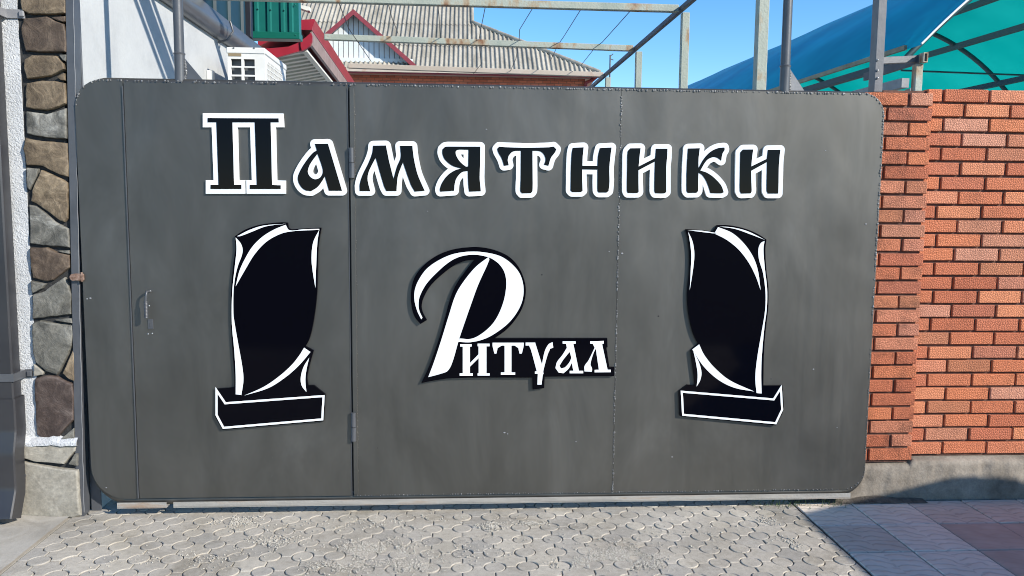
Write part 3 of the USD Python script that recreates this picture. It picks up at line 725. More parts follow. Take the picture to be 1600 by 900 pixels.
# two poles standing on the gate's top edge, each with a gusset plate: left painted darker for shade, right paler for sun
TOPZ = 3.3
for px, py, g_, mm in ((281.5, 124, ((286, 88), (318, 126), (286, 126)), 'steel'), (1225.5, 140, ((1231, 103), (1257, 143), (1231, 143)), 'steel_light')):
    b = at(px, py, 'y', 0.03); b[2] = GT - 0.016
    zs = [0, 0.135, 0.139, 0.143, 0.147, TOPZ - b[2]]
    po = obj('pole', tube([b + [0, 0, z] for z in zs], [0.0235, 0.0235, 0.0265, 0.0265, 0.0225, 0.0225], 18), 'steel', gate, smooth=40)
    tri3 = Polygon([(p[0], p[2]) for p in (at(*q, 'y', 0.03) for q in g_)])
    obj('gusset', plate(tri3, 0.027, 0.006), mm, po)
    obj('weld_bead', cat(bead(b + [0.026, -0.004, 0.01], b + [0.026, -0.004, 0.11], step=0.008, r=0.006, seed=int(px), gaps=0), bead(b + [-0.03, -0.02, 0.006], b + [0.035, -0.02, 0.006], step=0.008, r=0.006, seed=int(px) + 1, gaps=0)), 'weld', po, smooth=True, kind='stuff')
orail = thing('overhead_rail', 'steel rail and tubes overhead from which the sliding gate hangs', 'rail')
_q = at(247, 60, 'x', -1.78); OB = _q[2] + 0.9 * (_q[1] - 0.03)      # the height that throws the slanting stripes on the white wall
obj('beam', bar((-2.6, 0.03, OB), (3.2, 0.03, OB), 0.09, 0.1), 'steel', orail)
for dy in (-0.16, 0.16):
    obj('tube', bar((-2.6, 0.03 + dy, OB), (3.2, 0.03 + dy, OB), 0.032, 0.032), 'steel', orail)
for x in (-1.3, 1.55):
    obj('hanger', bx(x - 0.03, x + 0.03, 0.0, 0.06, TOPZ, OB - 0.05), 'steel', orail)

# ------------------------------------------------------------------ signs on the gate
YF = -0.0155   # face of the raised letters
Z1 = (300, 160)
LET = {
    'P': (Z1, [(122, 122), (676, 124), (678, 155), (614, 155), (625, 645), (693, 647), (693, 676), (452, 676), (452, 645), (506, 645), (490, 155), (315, 155), (328, 645), (385, 645), (385, 676), (145, 676), (145, 645), (207, 645), (190, 155), (122, 155)], []),
    'a': (Z1, [(960, 325), (1062, 323), (1117, 505), (1172, 690), (1070, 690), (1037, 577), (1018, 612), (980, 662), (930, 693), (883, 685), (845, 650), (826, 595), (842, 540), (890, 460), (945, 393), (975, 375)],
          [(980, 402), (1012, 490), (1022, 545), (1002, 585), (962, 600), (925, 582), (905, 545), (915, 498), (945, 448)]),
    'm': (Z1, [(1415, 338), (1515, 336), (1540, 460), (1575, 598), (1600, 505), (1630, 430), (1625, 340), (1722, 340), (1732, 430), (1762, 560), (1818, 690), (1740, 697), (1708, 640), (1648, 468), (1608, 580), (1598, 692), (1518, 692), (1500, 655), (1435, 433), (1402, 495), (1378, 550), (1372, 605), (1392, 692), (1310, 692), (1310, 640), (1332, 568), (1380, 470), (1408, 395)], []),
    'ya': ((600, 160), [(752, 346), (750, 500), (748, 600), (757, 693), (665, 697), (658, 640), (655, 535), (610, 545), (568, 590), (552, 640), (548, 690), (440, 697), (436, 678), (458, 620), (505, 562), (560, 528), (605, 516), (535, 495), (475, 445), (455, 395), (457, 366), (478, 348), (520, 345)],
           [(660, 370), (658, 500), (638, 500), (590, 458), (563, 412), (560, 385), (575, 370)]),
    't': ((600, 160), [(884, 362), (900, 346), (940, 349), (1110, 355), (1290, 350), (1325, 345), (1346, 365), (1338, 388), (1305, 432), (1285, 495), (1250, 486), (1262, 450), (1250, 408), (1218, 382), (1160, 378), (1162, 600), (1160, 692), (1148, 708), (1078, 710), (1065, 692), (1068, 600), (1070, 378), (1012, 382), (978, 412), (967, 450), (975, 490), (938, 495), (920, 440), (892, 390)], []),
    'n': ((600, 160), [(1475, 355), (1560, 350), (1553, 420), (1550, 495), (1668, 497), (1672, 420), (1687, 357), (1778, 352), (1768, 430), (1760, 520), (1762, 620), (1755, 692), (1740, 704), (1678, 704), (1668, 690), (1668, 525), (1547, 523), (1548, 610), (1552, 690), (1540, 700), (1470, 700), (1458, 688), (1460, 520), (1466, 400)], []),
    'i1': ((920, 160), [(304, 385), (325, 358), (405, 357), (396, 430), (390, 500), (519, 435), (525, 362), (615, 362), (612, 430), (605, 500), (605, 600), (605, 700), (590, 710), (520, 709), (512, 690), (517, 462), (388, 530), (388, 620), (390, 700), (380, 707), (305, 707), (298, 690), (300, 500)], []),
    'k': ((920, 160), [(775, 360), (868, 357), (858, 440), (857, 515), (900, 440), (955, 383), (1010, 357), (1060, 352), (1062, 370), (1045, 400), (1035, 455), (1003, 432), (970, 427), (920, 455), (872, 532), (925, 550), (982, 590), (1035, 650), (1055, 702), (1035, 710), (950, 708), (942, 680), (920, 620), (888, 570), (857, 548), (854, 620), (853, 692), (842, 706), (775, 707), (764, 690), (766, 500)], []),
    'i2': ((920, 160), [(1184, 390), (1205, 368), (1285, 367), (1276, 430), (1270, 500), (1392, 440), (1400, 372), (1497, 370), (1490, 430), (1485, 500), (1483, 620), (1480, 712), (1400, 712), (1390, 690), (1393, 466), (1268, 535), (1270, 620), (1273, 692), (1265, 710), (1190, 712), (1180, 690), (1182, 500)], []),
}
SAY = {'P': 'tall serif black letter П with white edging, first and largest on the gate', 'a': 'black letter а with white edging and drop shaped counter beside the door hinge', 'm': 'black letter м with white edging just right of the door hinge',
       'ya': 'black letter я with white edging between м and т', 't': 'black letter т with white edging and drooping arms', 'n': 'black letter н with level crossbar left of the welded seam',
       'i1': 'black letter и with slanted crossbar just right of the welded seam', 'k': 'black letter к with white edging and curved legs between two letters и', 'i2': 'black letter и with white edging, last on the right'}
px_m = 1 / 318.0
for k, (off, out, hole) in LET.items():
    sharp_ = 10 if k == 'P' else 38
    P = outline(out, off, 5.0, YF, smooth=k != 'P', corner=sharp_)
    if hole:
        P = P.difference(outline(hole, off, 5.0, YF, corner=50))
    d = 7.1 * px_m
    white = P.buffer(d, join_style='mitre' if k == 'P' else 'round', quad_segs=6)
    ch = 0
    if k == 'P':
        white = white.difference(sbox(*[at(382.6, 282, 'y', YF)[0], at(382, 305, 'y', YF)[2]], *[at(384.6, 282, 'y', YF)[0], at(384, 281, 'y', YF)[2]]))
    t = thing('sign_letter', SAY[k], 'letter', group='raised letters across the top of the gate')
    obj('edging', plate(white.simplify(0.0004), YF + 0.002, 0.0125), 'sign_white', t)
    obj('face', plate(P.simplify(0.0003), YF, 0.0018), 'sign_black', t)

# two headstone emblems
OL, OR_ = (320, 330), (1040, 330)
HS = [
    (OL, [(120, 98), (160, 73), (220, 54), (300, 45), (322, 46), (326, 66), (336, 73), (400, 69), (453, 66), (442, 140), (439, 250), (435, 340), (421, 440), (406, 500), (391, 528), (423, 545), (413, 580), (403, 620), (398, 650), (402, 682), (426, 682), (469, 716), (463, 819), (70, 852), (41, 800), (44, 696), (117, 690), (117, 640), (111, 560), (104, 440), (105, 300), (114, 200), (121, 150)],
     [[(126, 98), (175, 73), (230, 56), (318, 49), (240, 59), (185, 80), (140, 97)],
      [(316, 53), (270, 72), (225, 100), (185, 140), (155, 190), (135, 235), (121, 293), (160, 225), (195, 168), (240, 120), (290, 91), (330, 80), (390, 75), (447, 73), (447, 69), (390, 70), (331, 74)],
      [(121, 103), (140, 125), (148, 150), (144, 175), (130, 212), (118, 262), (112, 320), (112, 400), (117, 440), (131, 520), (147, 610), (151, 660), (143, 718), (121, 715), (121, 640), (115, 540), (106, 440), (107, 320), (117, 220), (124, 150)],
      [(447, 73), (440, 120), (436, 190), (432, 299), (421, 230), (417, 180), (424, 120)],
      [(388, 533), (413, 550), (370, 600), (320, 645), (250, 690), (154, 720), (230, 686), (290, 645), (340, 600), (370, 562)],
      [(408, 572), (397, 620), (393, 660), (397, 706), (379, 682), (375, 650), (386, 608)]],
     [(46, 700), (46, 796), (73, 846), (459, 813), (464, 722), (80, 750)], 'black headstone emblem with white sweeps on the wicket door, left of the hinge line'),
    (OR_, [(82, 72), (130, 75), (188, 81), (204, 56), (250, 57), (310, 70), (360, 91), (392, 112), (388, 150), (392, 230), (400, 300), (399, 380), (391, 450), (383, 540), (380, 683), (454, 682), (458, 776), (431, 835), (58, 799), (55, 704), (86, 680), (118, 682), (115, 655), (108, 600), (101, 545), (131, 518), (115, 490), (100, 440), (90, 380), (88, 320), (95, 240), (97, 170), (91, 110)],
     [[(86, 74), (140, 76), (200, 85), (195, 87), (140, 81)],
      [(210, 60), (260, 63), (320, 78), (388, 112), (330, 90), (270, 69)],
      [(205, 62), (260, 85), (305, 125), (340, 175), (360, 230), (371, 309), (352, 255), (325, 202), (287, 152), (240, 113), (190, 87)],
      [(386, 116), (382, 150), (388, 230), (396, 300), (395, 380), (386, 450), (376, 560), (373, 640), (375, 712), (355, 710), (350, 650), (358, 570), (375, 470), (388, 390), (390, 320), (380, 240), (365, 190), (362, 150), (371, 125)],
      [(88, 80), (105, 118), (112, 165), (108, 220), (94, 309), (98, 230), (100, 170), (95, 120)],
      [(131, 520), (150, 560), (190, 610), (250, 660), (346, 704), (270, 690), (208, 660), (150, 608), (104, 540)],
      [(108, 545), (130, 590), (140, 630), (135, 660), (121, 685), (125, 640), (118, 590)]],
     [(63, 705), (422, 735), (450, 690), (455, 775), (430, 828), (68, 795)], 'black headstone emblem with white sweeps on the right panel of the gate'),
]
for off, out, whites, basel, lab in HS:
    t = thing('headstone_sign', lab, 'sign')
    obj('plate', plate(outline(out, off, 2.5, YF, corner=30).buffer(0.0025), YF, 0.0145), 'sign_black', t)
    for w in whites:
        obj('inlay', plate(outline(w, off, 2.5, YF, corner=60), YF - 0.0012, 0.0018), 'sign_white', t)
    c = [at(off[0] + a / 2.5, off[1] + b / 2.5, 'y', YF) for a, b in basel]
    ln = LineString([(p[0], p[2]) for p in c + [c[0]]]).buffer(4.0 / 2.5 * px_m, cap_style='flat', join_style='mitre')
    obj('base_outline', plate(ln, YF - 0.0012, 0.0018), 'sign_white', t)

# the word sign in the middle
OC, SC = (620, 370), 1246 / 360
pl = [(128, 472), (95, 430), (78, 365), (78, 290), (95, 222), (140, 160), (210, 105), (290, 72), (380, 57), (460, 57), (540, 75), (610, 110), (660, 165), (690, 235), (698, 300), (681, 380), (640, 450), (590, 505), (530, 548), (1138, 548), (1140, 596), (1134, 600), (1150, 705), (1176, 704), (1175, 753), (800, 757), (797, 818), (735, 826), (733, 762), (300, 765), (160, 785), (132, 792), (175, 700), (232, 540), (260, 440), (287, 340), (320, 260), (370, 187), (418, 124), (370, 130), (310, 155), (240, 208), (180, 268), (145, 330), (135, 370), (140, 405), (163, 450)]
word = thing('word_sign', 'black and white sign Ритуал with a sweeping large first letter on the centre panel', 'sign')
obj('plate', plate(outline(pl, OC, SC, YF, corner=42), YF, 0.0145), 'sign_black', word)
sw = [(132, 446), (110, 400), (95, 340), (97, 290), (115, 240), (160, 175), (230, 125), (310, 92), (400, 80), (480, 85), (560, 105), (620, 145), (665, 200), (685, 270), (680, 340), (655, 400), (610, 460), (550, 510), (480, 550), (400, 570), (333, 568), (340, 550), (400, 552), (450, 530), (510, 480), (550, 420), (580, 340), (592, 260), (585, 200), (560, 155), (520, 122), (480, 106), (420, 97), (350, 105), (290, 132), (220, 190), (160, 255), (125, 320), (118, 360), (122, 400), (139, 437)]
st = [(495, 110), (500, 125), (440, 260), (400, 370), (365, 470), (335, 560), (300, 680), (275, 725), (240, 740), (170, 759), (200, 680), (240, 560), (280, 430), (320, 310), (370, 230), (430, 160)]
YW = YF - 0.0015
obj('letter_stem', plate(outline(st, OC, SC, YW, corner=55), YW, 0.002), 'sign_white', word)
obj('letter_sweep', plate(outline(sw, OC, SC, YW, corner=50), YW, 0.002), 'sign_white', word)
SM = {
    'i': ([[(342, 580), (405, 580), (405, 594), (396, 594), (396, 682), (442, 636), (442, 592), (437, 592), (437, 578), (502, 578), (502, 592), (485, 592), (485, 738), (503, 738), (503, 751), (437, 751), (437, 738), (443, 738), (443, 656), (396, 702), (396, 738), (412, 738), (412, 752), (340, 752), (340, 738), (357, 738), (357, 594), (342, 594)]], None, False),
    't': ([[(518, 573), (687, 573), (686, 590), (676, 632), (664, 632), (657, 602), (637, 589), (620, 589), (620, 733), (640, 733), (640, 747), (563, 747), (563, 733), (583, 733), (583, 589), (568, 589), (545, 602), (539, 632), (528, 632), (518, 590)]], None, False),
    'u': ([[(697, 572), (748, 572), (785, 690), (800, 620), (820, 582), (843, 569), (846, 600), (830, 605), (815, 640), (792, 728), (794, 741), (790, 745), (783, 800), (760, 800), (763, 741), (747, 741), (747, 728), (757, 727), (725, 610), (715, 588), (697, 588)]], None, False),
    'a': ([[(897, 565), (968, 565), (968, 579), (955, 580), (985, 725), (1008, 725), (1008, 738), (935, 738), (935, 725), (955, 725), (946, 682), (930, 712), (902, 738), (876, 735), (858, 710), (866, 678), (895, 640), (920, 600), (915, 579), (897, 578)]], [(935, 622), (942, 660), (912, 704), (888, 712), (880, 697), (900, 665)], False),
    'l': ([[(1045, 565), (1120, 563), (1120, 578), (1110, 579), (1140, 719), (1158, 719), (1158, 732), (1070, 733), (1070, 720), (1093, 719), (1076, 604), (1060, 640), (1048, 690), (1056, 712), (1055, 730), (1015, 728), (1015, 700), (1037, 668), (1070, 600), (1060, 579), (1045, 578)]], None, False),
}
for k, (outs, hole, _) in SM.items():
    P = outline(outs[0], OC, SC, YW, corner=40)
    if hole:
        P = P.difference(outline(hole, OC, SC, YW, corner=50))
    obj('letter', plate(P, YW, 0.002), 'sign_white', word)

# ------------------------------------------------------------------ left: post, stone column, building
pA, pB = at(104, 75, 'y', 0.008)[0], at(119, 780, 'y', 0.008)[0]
PX_L = (pA + pB) / 2
post = thing('steel_post', 'dark grey steel gate post against the stone column', 'post')
lo_, hi_ = [at(px, 780, 'y', 0.006) for px in (119, 131)], [at(px, 75, 'y', 0.006) for px in (104, 116.5)]


def on_post(k, z):
    a, b = lo_[k], hi_[k]
    return a[0] + (b[0] - a[0]) * (z - a[2]) / (b[2] - a[2])


obj('post_tube', sweep([(on_post(0, 0), 0.006, 0.0), (on_post(1, 0), 0.006, 0.0), (on_post(1, 3.4), 0.006, 3.4), (on_post(0, 3.4), 0.006, 3.4)], (0, 0.06, 0)), 'steel', post)
obj('guide_strip', bx(-1.812, -1.765, 0.070, 0.080, 0.0, 3.4, 0.002), 'steel', post)
obj('weld_line', tube([(on_post(1, z) - 0.001 + 0.0008 * math.sin(z * 37), 0.006 + 0.0006 * math.sin(z * 61), z) for z in np.linspace(0.02, 3.38, 200)], 0.0015, 6), 'steel_light', post, smooth=True)
lb = at(124.5, 433, 'y', -0.004)
lat = obj('latch', cat(tube([lb + [-0.024, 0, 0], lb + [-0.024, -0.012, 0]], 0.016, 14), bx(lb[0] - 0.024, lb[0] + 0.022, -0.014, -0.002, lb[2] - 0.017, lb[2] + 0.017, 0.004), tube([lb + [0.012, -0.006, 0.024], lb + [0.012, -0.006, -0.02]], 0.005, 8)), 'rust', post, smooth=40)
tag(lat, 'small rusty latch lug')

col = thing('stone_column', 'gate column clad in irregular brown and grey field stones', 'column')
obj('mortar', bx(at(44, 300, 'y', 0.03)[0], PX_L - 0.001, 0.024, 0.10, 0.335, 3.4), 'mortar_dark', col)
STN = [
    (0, 'tan', [(195, -120), (612, -120), (615, 125), (480, 135), (262, 128), (205, 95), (190, 20)]),
    (0, 'brown', [(212, 168), (440, 158), (520, 200), (603, 222), (620, 300), (620, 488), (400, 488), (232, 478), (205, 350), (195, 255)]),
    (0, 'brown', [(470, 160), (617, 150), (617, 203), (590, 207), (530, 190)]),
    (0, 'tan', [(226, 555), (300, 513), (528, 518), (600, 600), (606, 648), (480, 713), (390, 725), (246, 740), (222, 640)]),
    (0, 'grey', [(555, 513), (622, 512), (618, 580), (590, 565)]),
    (0, 'tan', [(530, 722), (606, 682), (614, 757), (570, 748)]),
    (0, 'tan', [(240, 778), (390, 752), (510, 757), (614, 778), (620, 860), (622, 972), (490, 1022), (430, 1032), (320, 1022), (238, 1003), (230, 900)]),
    (150, 'speckled', [(238, 140), (330, 152), (430, 168), (500, 150), (626, 113), (628, 402), (500, 395), (380, 382), (245, 352), (232, 250)]),
    (150, 'tan', [(238, 395), (380, 418), (630, 440), (646, 640), (642, 762), (560, 738), (400, 660), (330, 648), (246, 650), (238, 560), (213, 490)]),
    (150, 'grey', [(250, 668), (362, 680), (345, 760), (275, 885), (258, 860), (252, 760)]),
    (150, 'tan', [(388, 692), (500, 738), (632, 812), (637, 900), (636, 1150), (602, 1187), (560, 1168), (480, 1108), (330, 1008), (282, 985), (300, 885), (350, 780)]),
    (300, 'speckled', [(262, 118), (328, 130), (420, 192), (505, 272), (575, 312), (640, 345), (652, 520), (430, 503), (278, 487), (272, 300)]),
    (300, 'brown', [(280, 522), (440, 518), (520, 560), (652, 592), (652, 708), (500, 828), (440, 842), (300, 808), (288, 700)]),
    (300, 'grey', [(640, 545), (653, 545), (653, 580), (560, 562), (540, 548)]),
    (300, 'grey', [(288, 830), (430, 862), (400, 905), (312, 945), (298, 930)]),
    (450, 'grey', [(308, 62), (420, 28), (480, -22), (605, -105), (640, -30), (668, 60), (670, 250), (500, 268), (370, 283), (298, 293), (303, 150)]),
    (450, 'grey', [(490, 298), (672, 282), (678, 330), (580, 318)]),
    (450, 'grey', [(298, 335), (370, 302), (540, 332), (676, 352), (686, 430), (672, 540), (620, 652), (560, 790), (530, 820), (430, 785), (330, 698), (303, 600), (296, 450)]),
    (450, 'pale', [(312, 712), (412, 790), (402, 815), (318, 826)]),
    (450, 'tan', [(692, 555), (698, 875), (655, 855), (588, 800), (642, 680)]),
    (450, 'maroon', [(325, 845), (440, 815), (540, 832), (682, 902), (692, 1000), (692, 1240), (622, 1300), (545, 1398), (400, 1418), (368, 1415), (335, 1380), (328, 1100), (318, 900)]),
    (600, 'grey', [(698, 405), (702, 512), (575, 512)]),
]
for i, (oy, kind, pts) in enumerate(STN):
    q = [at(a / 6, oy + b / 6, 'y', 0.006) for a, b in pts]
    obj('stone', dome_stone([(p[0], p[2]) for p in q], 0.002, 0.05, 0.016, i + 3), 'stone_' + kind, col, smooth=45)
for i, (oy, kind, pts) in enumerate(STN[7:12]):      # the same cladding goes on above
    q = [at(a / 6, oy + b / 6, 'y', 0.006) + [-0.01, 0, 1.385] for a, b in pts]
    obj('stone', dome_stone([(p[0], p[2]) for p in q], 0.002, 0.05, 0.016, i + 103), 'stone_' + kind, col, smooth=45)
# bare stone foot with a whitewashed ledge
BST = [('pale', [(150, 575), (430, 560), (705, 548), (700, 632), (600, 750), (350, 728), (180, 682), (120, 668), (118, 590)]), ('grey', [(702, 655), (722, 660), (724, 772), (640, 752)]),
       ('pale', [(118, 700), (170, 712), (400, 768), (590, 795), (726, 808), (740, 1000), (757, 1238), (680, 1262), (290, 1250), (120, 1240), (116, 1000)])]
obj('foot_mortar', bx(-2.3, PX_L - 0.001, 0.012, 0.10, 0.0, 0.325), 'mortar_dark', col)
for i, (kind, pts) in enumerate(BST):
    q = [at(a / 6, 600 + b / 6, 'y', -0.008) for a, b in pts]
    obj('foot_stone', dome_stone([(p[0], max(p[2], -0.02)) for p in q], -0.012, 0.04, 0.012, 60 + i), 'stone_' + kind, col, smooth=45)
lz = at(70, 692, 'y', -0.006)[2]
led = []
for x in np.linspace(-2.26, PX_L - 0.002, 20):
    wob = 0.004 * math.sin(x * 90) + 0.004 * math.sin(x * 41)
    led.append([(x, -0.016, lz + 0.004 + wob), (x, 0.004, lz + 0.022 + wob), (x, 0.06, lz + 0.034 + wob), (x, 0.06, lz - 0.03), (x, -0.016, lz - 0.012 + 0.6 * wob)])
led = np.array(led); F = []
for i in range(19):
    for k in range(5):
        F.append((i * 5 + k, (i + 1) * 5 + k, (i + 1) * 5 + (k + 1) % 5, i * 5 + (k + 1) % 5))
obj('ledge', fixn(tri(led.reshape(-1, 3), F)), 'stucco', col, smooth=40)

wb = thing('white_building', 'white plastered building behind the left end of the gate with grey gutter', 'building')
WX = -1.78
obj('front_wall', bx(-5.0, at(44, 300, 'y', 0.03)[0] - 0.001, 0.020, 0.10, 0.0, 3.4), 'stucco', wb)
obj('side_wall', bx(-2.3, WX, 0.105, 3.5, 0.0, 2.87), 'plaster', wb)
# gutter: half-round trough under a sloping fascia
GX, GZ = -1.767, 2.765
arc = [(GX + 0.062 * math.cos(t), GZ + 0.075 * math.sin(t)) for t in np.linspace(math.pi * 1.02, math.pi * 2.0, 14)]
sec = [(x, 0.05, z) for x, z in arc] + [(GX + 0.062, 0.05, GZ + 0.015), (GX + 0.02, 0.05, GZ + 0.10), (WX - 0.02, 0.05, GZ + 0.10), (WX - 0.02, 0.05, GZ)]
obj('gutter', sweep(sec, (0, 3.45, 0)), 'gutter', wb, smooth=35)
for y in (0.75, 2.2, 3.6):
    obj('gutter_hook', tube([(GX + 0.09, y, GZ + 0.05), (GX + 0.11, y, GZ - 0.02), (GX + 0.07, y, GZ - 0.08), (GX, y, GZ - 0.10)], 0.008, 8), 'gutter', wb, smooth=True)
# dark ribbed cladding of the attic storey
prof = []
for k in range(10):
    y = 0.05 + k * 0.36
    prof += [(-1.775, y), (-1.775, y + 0.29), (-1.755, y + 0.30), (-1.755, y + 0.345)]
prof = [p for p in prof if p[1] < 3.0] + [(-1.775, 3.0)]
pv = np.array([(x, y, z) for x, y in prof for z in (GZ + 0.104, 4.3)])
obj('attic_cladding', tri(pv, [(2 * i, 2 * i + 2, 2 * i + 3, 2 * i + 1) for i in range(len(prof) - 1)]), 'teal_dark', wb)
obj('corner_post', bx(-1.80, -1.735, 3.005, 3.07, GZ + 0.104, 4.3, 0.004), 'navy', wb)
obj('attic_storey', cat(bx(-4.5, -1.802, 0.106, 3.07, 2.874, 4.3), bx(-4.5, -2.66, 3.071, 6.0, 0.0, 4.3)), 'teal_dark', wb)

ds = thing('downspout', 'dark rectangular rain downspout with kicked out foot at the left edge', 'downspout')


def spout_section(path, x0, x1, dep):
    """rectangular pipe following a path of (y front, z)"""
    V, F = [], []
    P = np.array(path, float); t = np.gradient(P, axis=0); t /= np.linalg.norm(t, axis=1)[:, None]
    nrm = np.c_[-t[:, 1], t[:, 0]]
    nrm *= np.sign(nrm[0, 0] + 1e-9)
    for (y, z), n in zip(P, nrm):
        b = np.array([y, z]) + n * dep
        V += [(x0 + .006, y, z), (x1 - .006, y, z), (x1, y + .006 * n[0], z + .006 * n[1]), (x1, b[0] - .006 * n[0], b[1] - .006 * n[1]), (x1 - .006, b[0], b[1]), (x0, b[0], b[1])]
    for i in range(len(P) - 1):
        for k in range(6):
            F.append((i * 6 + k, i * 6 + (k + 1) % 6, (i + 1) * 6 + (k + 1) % 6, (i + 1) * 6 + k))
    return fixn(tri(V, F))


sx1 = at(11.7, 450, 'y', -0.085)[0]
obj('pipe', spout_section([(-0.085, 3.4), (-0.085, 2.0), (-0.085, 0.56)], sx1 - 0.16, sx1, 0.074), 'spout', ds, smooth=30)
obj('shoe', spout_section([(-0.092, 0.60), (-0.092, 0.46), (-0.094, 0.44), (-0.116, 0.36), (-0.119, 0.33), (-0.119, 0.20), (-0.122, 0.17), (-0.165, 0.075), (-0.17, 0.06)], sx1 - 0.167, sx1 + 0.007, 0.092), 'spout', ds, smooth=30)
for (px, py), mm in (((22, 22), 'steel_light'), ((35, 583), 'gutter')):
    c = at(px, py, 'y', 0.02)
    cl = obj('clamp', cat(bx(sx1 + 0.005, c[0] + 0.05, 0.012, 0.017, c[2] - 0.02, c[2] + 0.02, 0.001), bx(c[0] + 0.028, c[0] + 0.05, 0.002, 0.02, c[2] - 0.013, c[2] + 0.013, 0.003), bx(sx1 - 0.17, sx1 + 0.008, -0.09, 0.03, c[2] - 0.018, c[2] + 0.018)), mm, ds)
c = at(37, 743, 'y', -0.016)
bolt = trimesh.creation.icosphere(subdivisions=2, radius=0.011); bolt.apply_translation(c)
obj('anchor_bolt', cat(bolt, bx(c[0] - 0.05, c[0] - 0.008, -0.02, -0.008, c[2] - 0.012, c[2] + 0.004)), 'gutter', ds, smooth=40)

# air conditioner
ac = thing('air_conditioner', 'white outdoor air conditioner unit on the white wall above the gate', 'air conditioner')
AY = 1.85
a0, a1 = at(355, 75, 'y', AY), at(413, 75, 'y', AY)
AX0, AX1, AZT = a0[0], a1[0], at(380, 76, 'y', AY)[2]
AZB, AL = AZT - 0.54, 0.66
fr_ = sbox(AX0, AZB, AX1, AZT)
holes = []
for r in range(4):
    for cidx, (ha, hb) in enumerate(((361, 377), (381, 398))):
        xa, xb = at(ha, 100, 'y', AY)[0], at(hb, 100, 'y', AY)[0]
        zt = at(370, 92 + 13.6 * r, 'y', AY)[2]; zb = at(370, 103 + 13.6 * r, 'y', AY)[2]
        holes.append(sbox(xa, zb, xb, zt))
shell = fr_
for h in holes:
    shell = shell.difference(h)
obj('end_panel', plate(shell, AY, 0.018), 'ac_white', ac)
obj('coil', bx(AX0 + 0.01, AX1 - 0.012, AY + 0.045, AY + 0.06, AZB + 0.01, AZT - 0.02), 'ac_dark', ac)
obj('casing', cat(bx(AX0, AX1, AY + 0.0185, AY + AL, AZT - 0.012, AZT), bx(AX0, AX1, AY + 0.0185, AY + AL, AZB, AZB + 0.01), bx(AX0, AX0 + 0.006, AY + 0.0185, AY + AL, AZB + 0.01, AZT - 0.012), bx(AX0, AX1, AY + AL - 0.01, AY + AL - 0.001, AZB + 0.01, AZT - 0.012)), 'ac_white', ac)
obj('lid', bx(AX0 - 0.006, AX1 + 0.006, AY - 0.006, AY + AL + 0.006, AZT - 0.035, AZT + 0.008, 0.006), 'ac_white', ac)
side = sbox(AY + 0.019, AZB + 0.01, AY + AL - 0.012, AZT - 0.036)
cut = sbox(AY + 0.10, AZB + 0.06, AY + AL - 0.14, AZT - 0.10).buffer(0.04).buffer(-0.01)
ms = trimesh.creation.extrude_polygon(side.difference(cut), 0.006, engine='earcut')
v = ms.vertices; ms = fixn(trimesh.Trimesh(np.c_[AX1 - 0.006 + v[:, 2], v[:, 0], v[:, 1]], ms.faces))
obj('front_panel', ms, 'ac_white', ac)
gb = cut.bounds; gm = []
for k in range(12):
    y = gb[0] + (gb[2] - gb[0]) * (k + 0.5) / 12; gm.append(bx(AX1 - 0.004, AX1 + 0.003, y - 0.003, y + 0.003, gb[1], gb[3]))
for k in range(13):
    z = gb[1] + (gb[3] - gb[1]) * (k + 0.5) / 13; gm.append(bx(AX1 - 0.002, AX1 + 0.002, gb[0], gb[2], z - 0.003, z + 0.003))
obj('fan_grille', cat(*gm), 'ac_white', ac)
obj('fan_shroud', bx(AX1 - 0.06, AX1 - 0.05, gb[0] - 0.02, gb[2] + 0.02, gb[1] - 0.02, gb[3] + 0.02), 'ac_dark', ac)
p0, p1 = at(357, 83, 'y', AY), at(377, 88, 'y', AY)
obj('label_plate', bx(p0[0], p1[0], AY - 0.003, AY - 0.0005, p1[2], p0[2]), 'ac_label', ac)
for px in (365, 397):
    q = at(px, 75, 'y', AY - 0.006); s = trimesh.creation.icosphere(subdivisions=1, radius=0.006); s.apply_translation(q); obj('screw', s, 'ac_dark', ac)
br = at(324, 117, 'x', WX)
obj('wall_bracket', bx(WX + 0.001, WX + 0.045, br[1] - 0.02, br[1] + 0.02, br[2] - 0.35, br[2] + 0.03, 0.003), 'ac_white', ac)
obj('wall_bracket', cat(bx(WX + 0.001, AX1 - 0.02, AY + 0.08, AY + 0.12, AZB - 0.045, AZB - 0.002)), 'ac_white', ac)

# ------------------------------------------------------------------ yard: teal box, red canopy, pergola
PHI = math.radians(-2.05)
YD = np.array([math.sin(PHI), math.cos(PHI), 0.0])      # the way the yard's long sides run
YE = np.array([math.cos(PHI), -math.sin(PHI), 0.0])
tb = thing('metal_fascia_box', 'bright teal ribbed metal box end beside the red canopy', 'fascia')
TY = 4.60
pxs = [392]
for c in (401, 421, 442, 455):
    pxs += [c - 3.5, c - 2.5, c + 2, c + 4]
pxs += [467]
dep = [0.0] + [0.0, -0.018, -0.018, 0.0] * 4 + [0.0]
zt, zb = at(430, -60, 'y', TY)[2], at(430, 50, 'y', TY)[2]
prof = [(at(p, 40, 'y', TY)[0], TY + d_) for p, d_ in zip(pxs, dep)]
sec = [(x, y, zb) for x, y in prof] + [(prof[-1][0], TY + 0.12, zb), (prof[0][0], TY + 0.12, zb)]
obj('ribbed_panel', sweep(sec, (0, 0, zt - zb)), 'teal', tb)
zc = at(430, 61, 'y', TY)[2]
obj('bottom_trim', bx(prof[0][0] - 0.02, prof[-1][0] + 0.01, TY - 0.024, TY + 0.13, zc, zb - 0.002, 0.004), 'teal_trim', tb)
for px, py in ((401, 14), (421, 15), (442, 16), (459, 7), (460, 55)):
    q = at(px + 2, py, 'y', TY - 0.022); s = trimesh.creation.icosphere(subdivisions=1, radius=0.009); s.apply_translation(q); obj('screw', s, 'teal', tb)
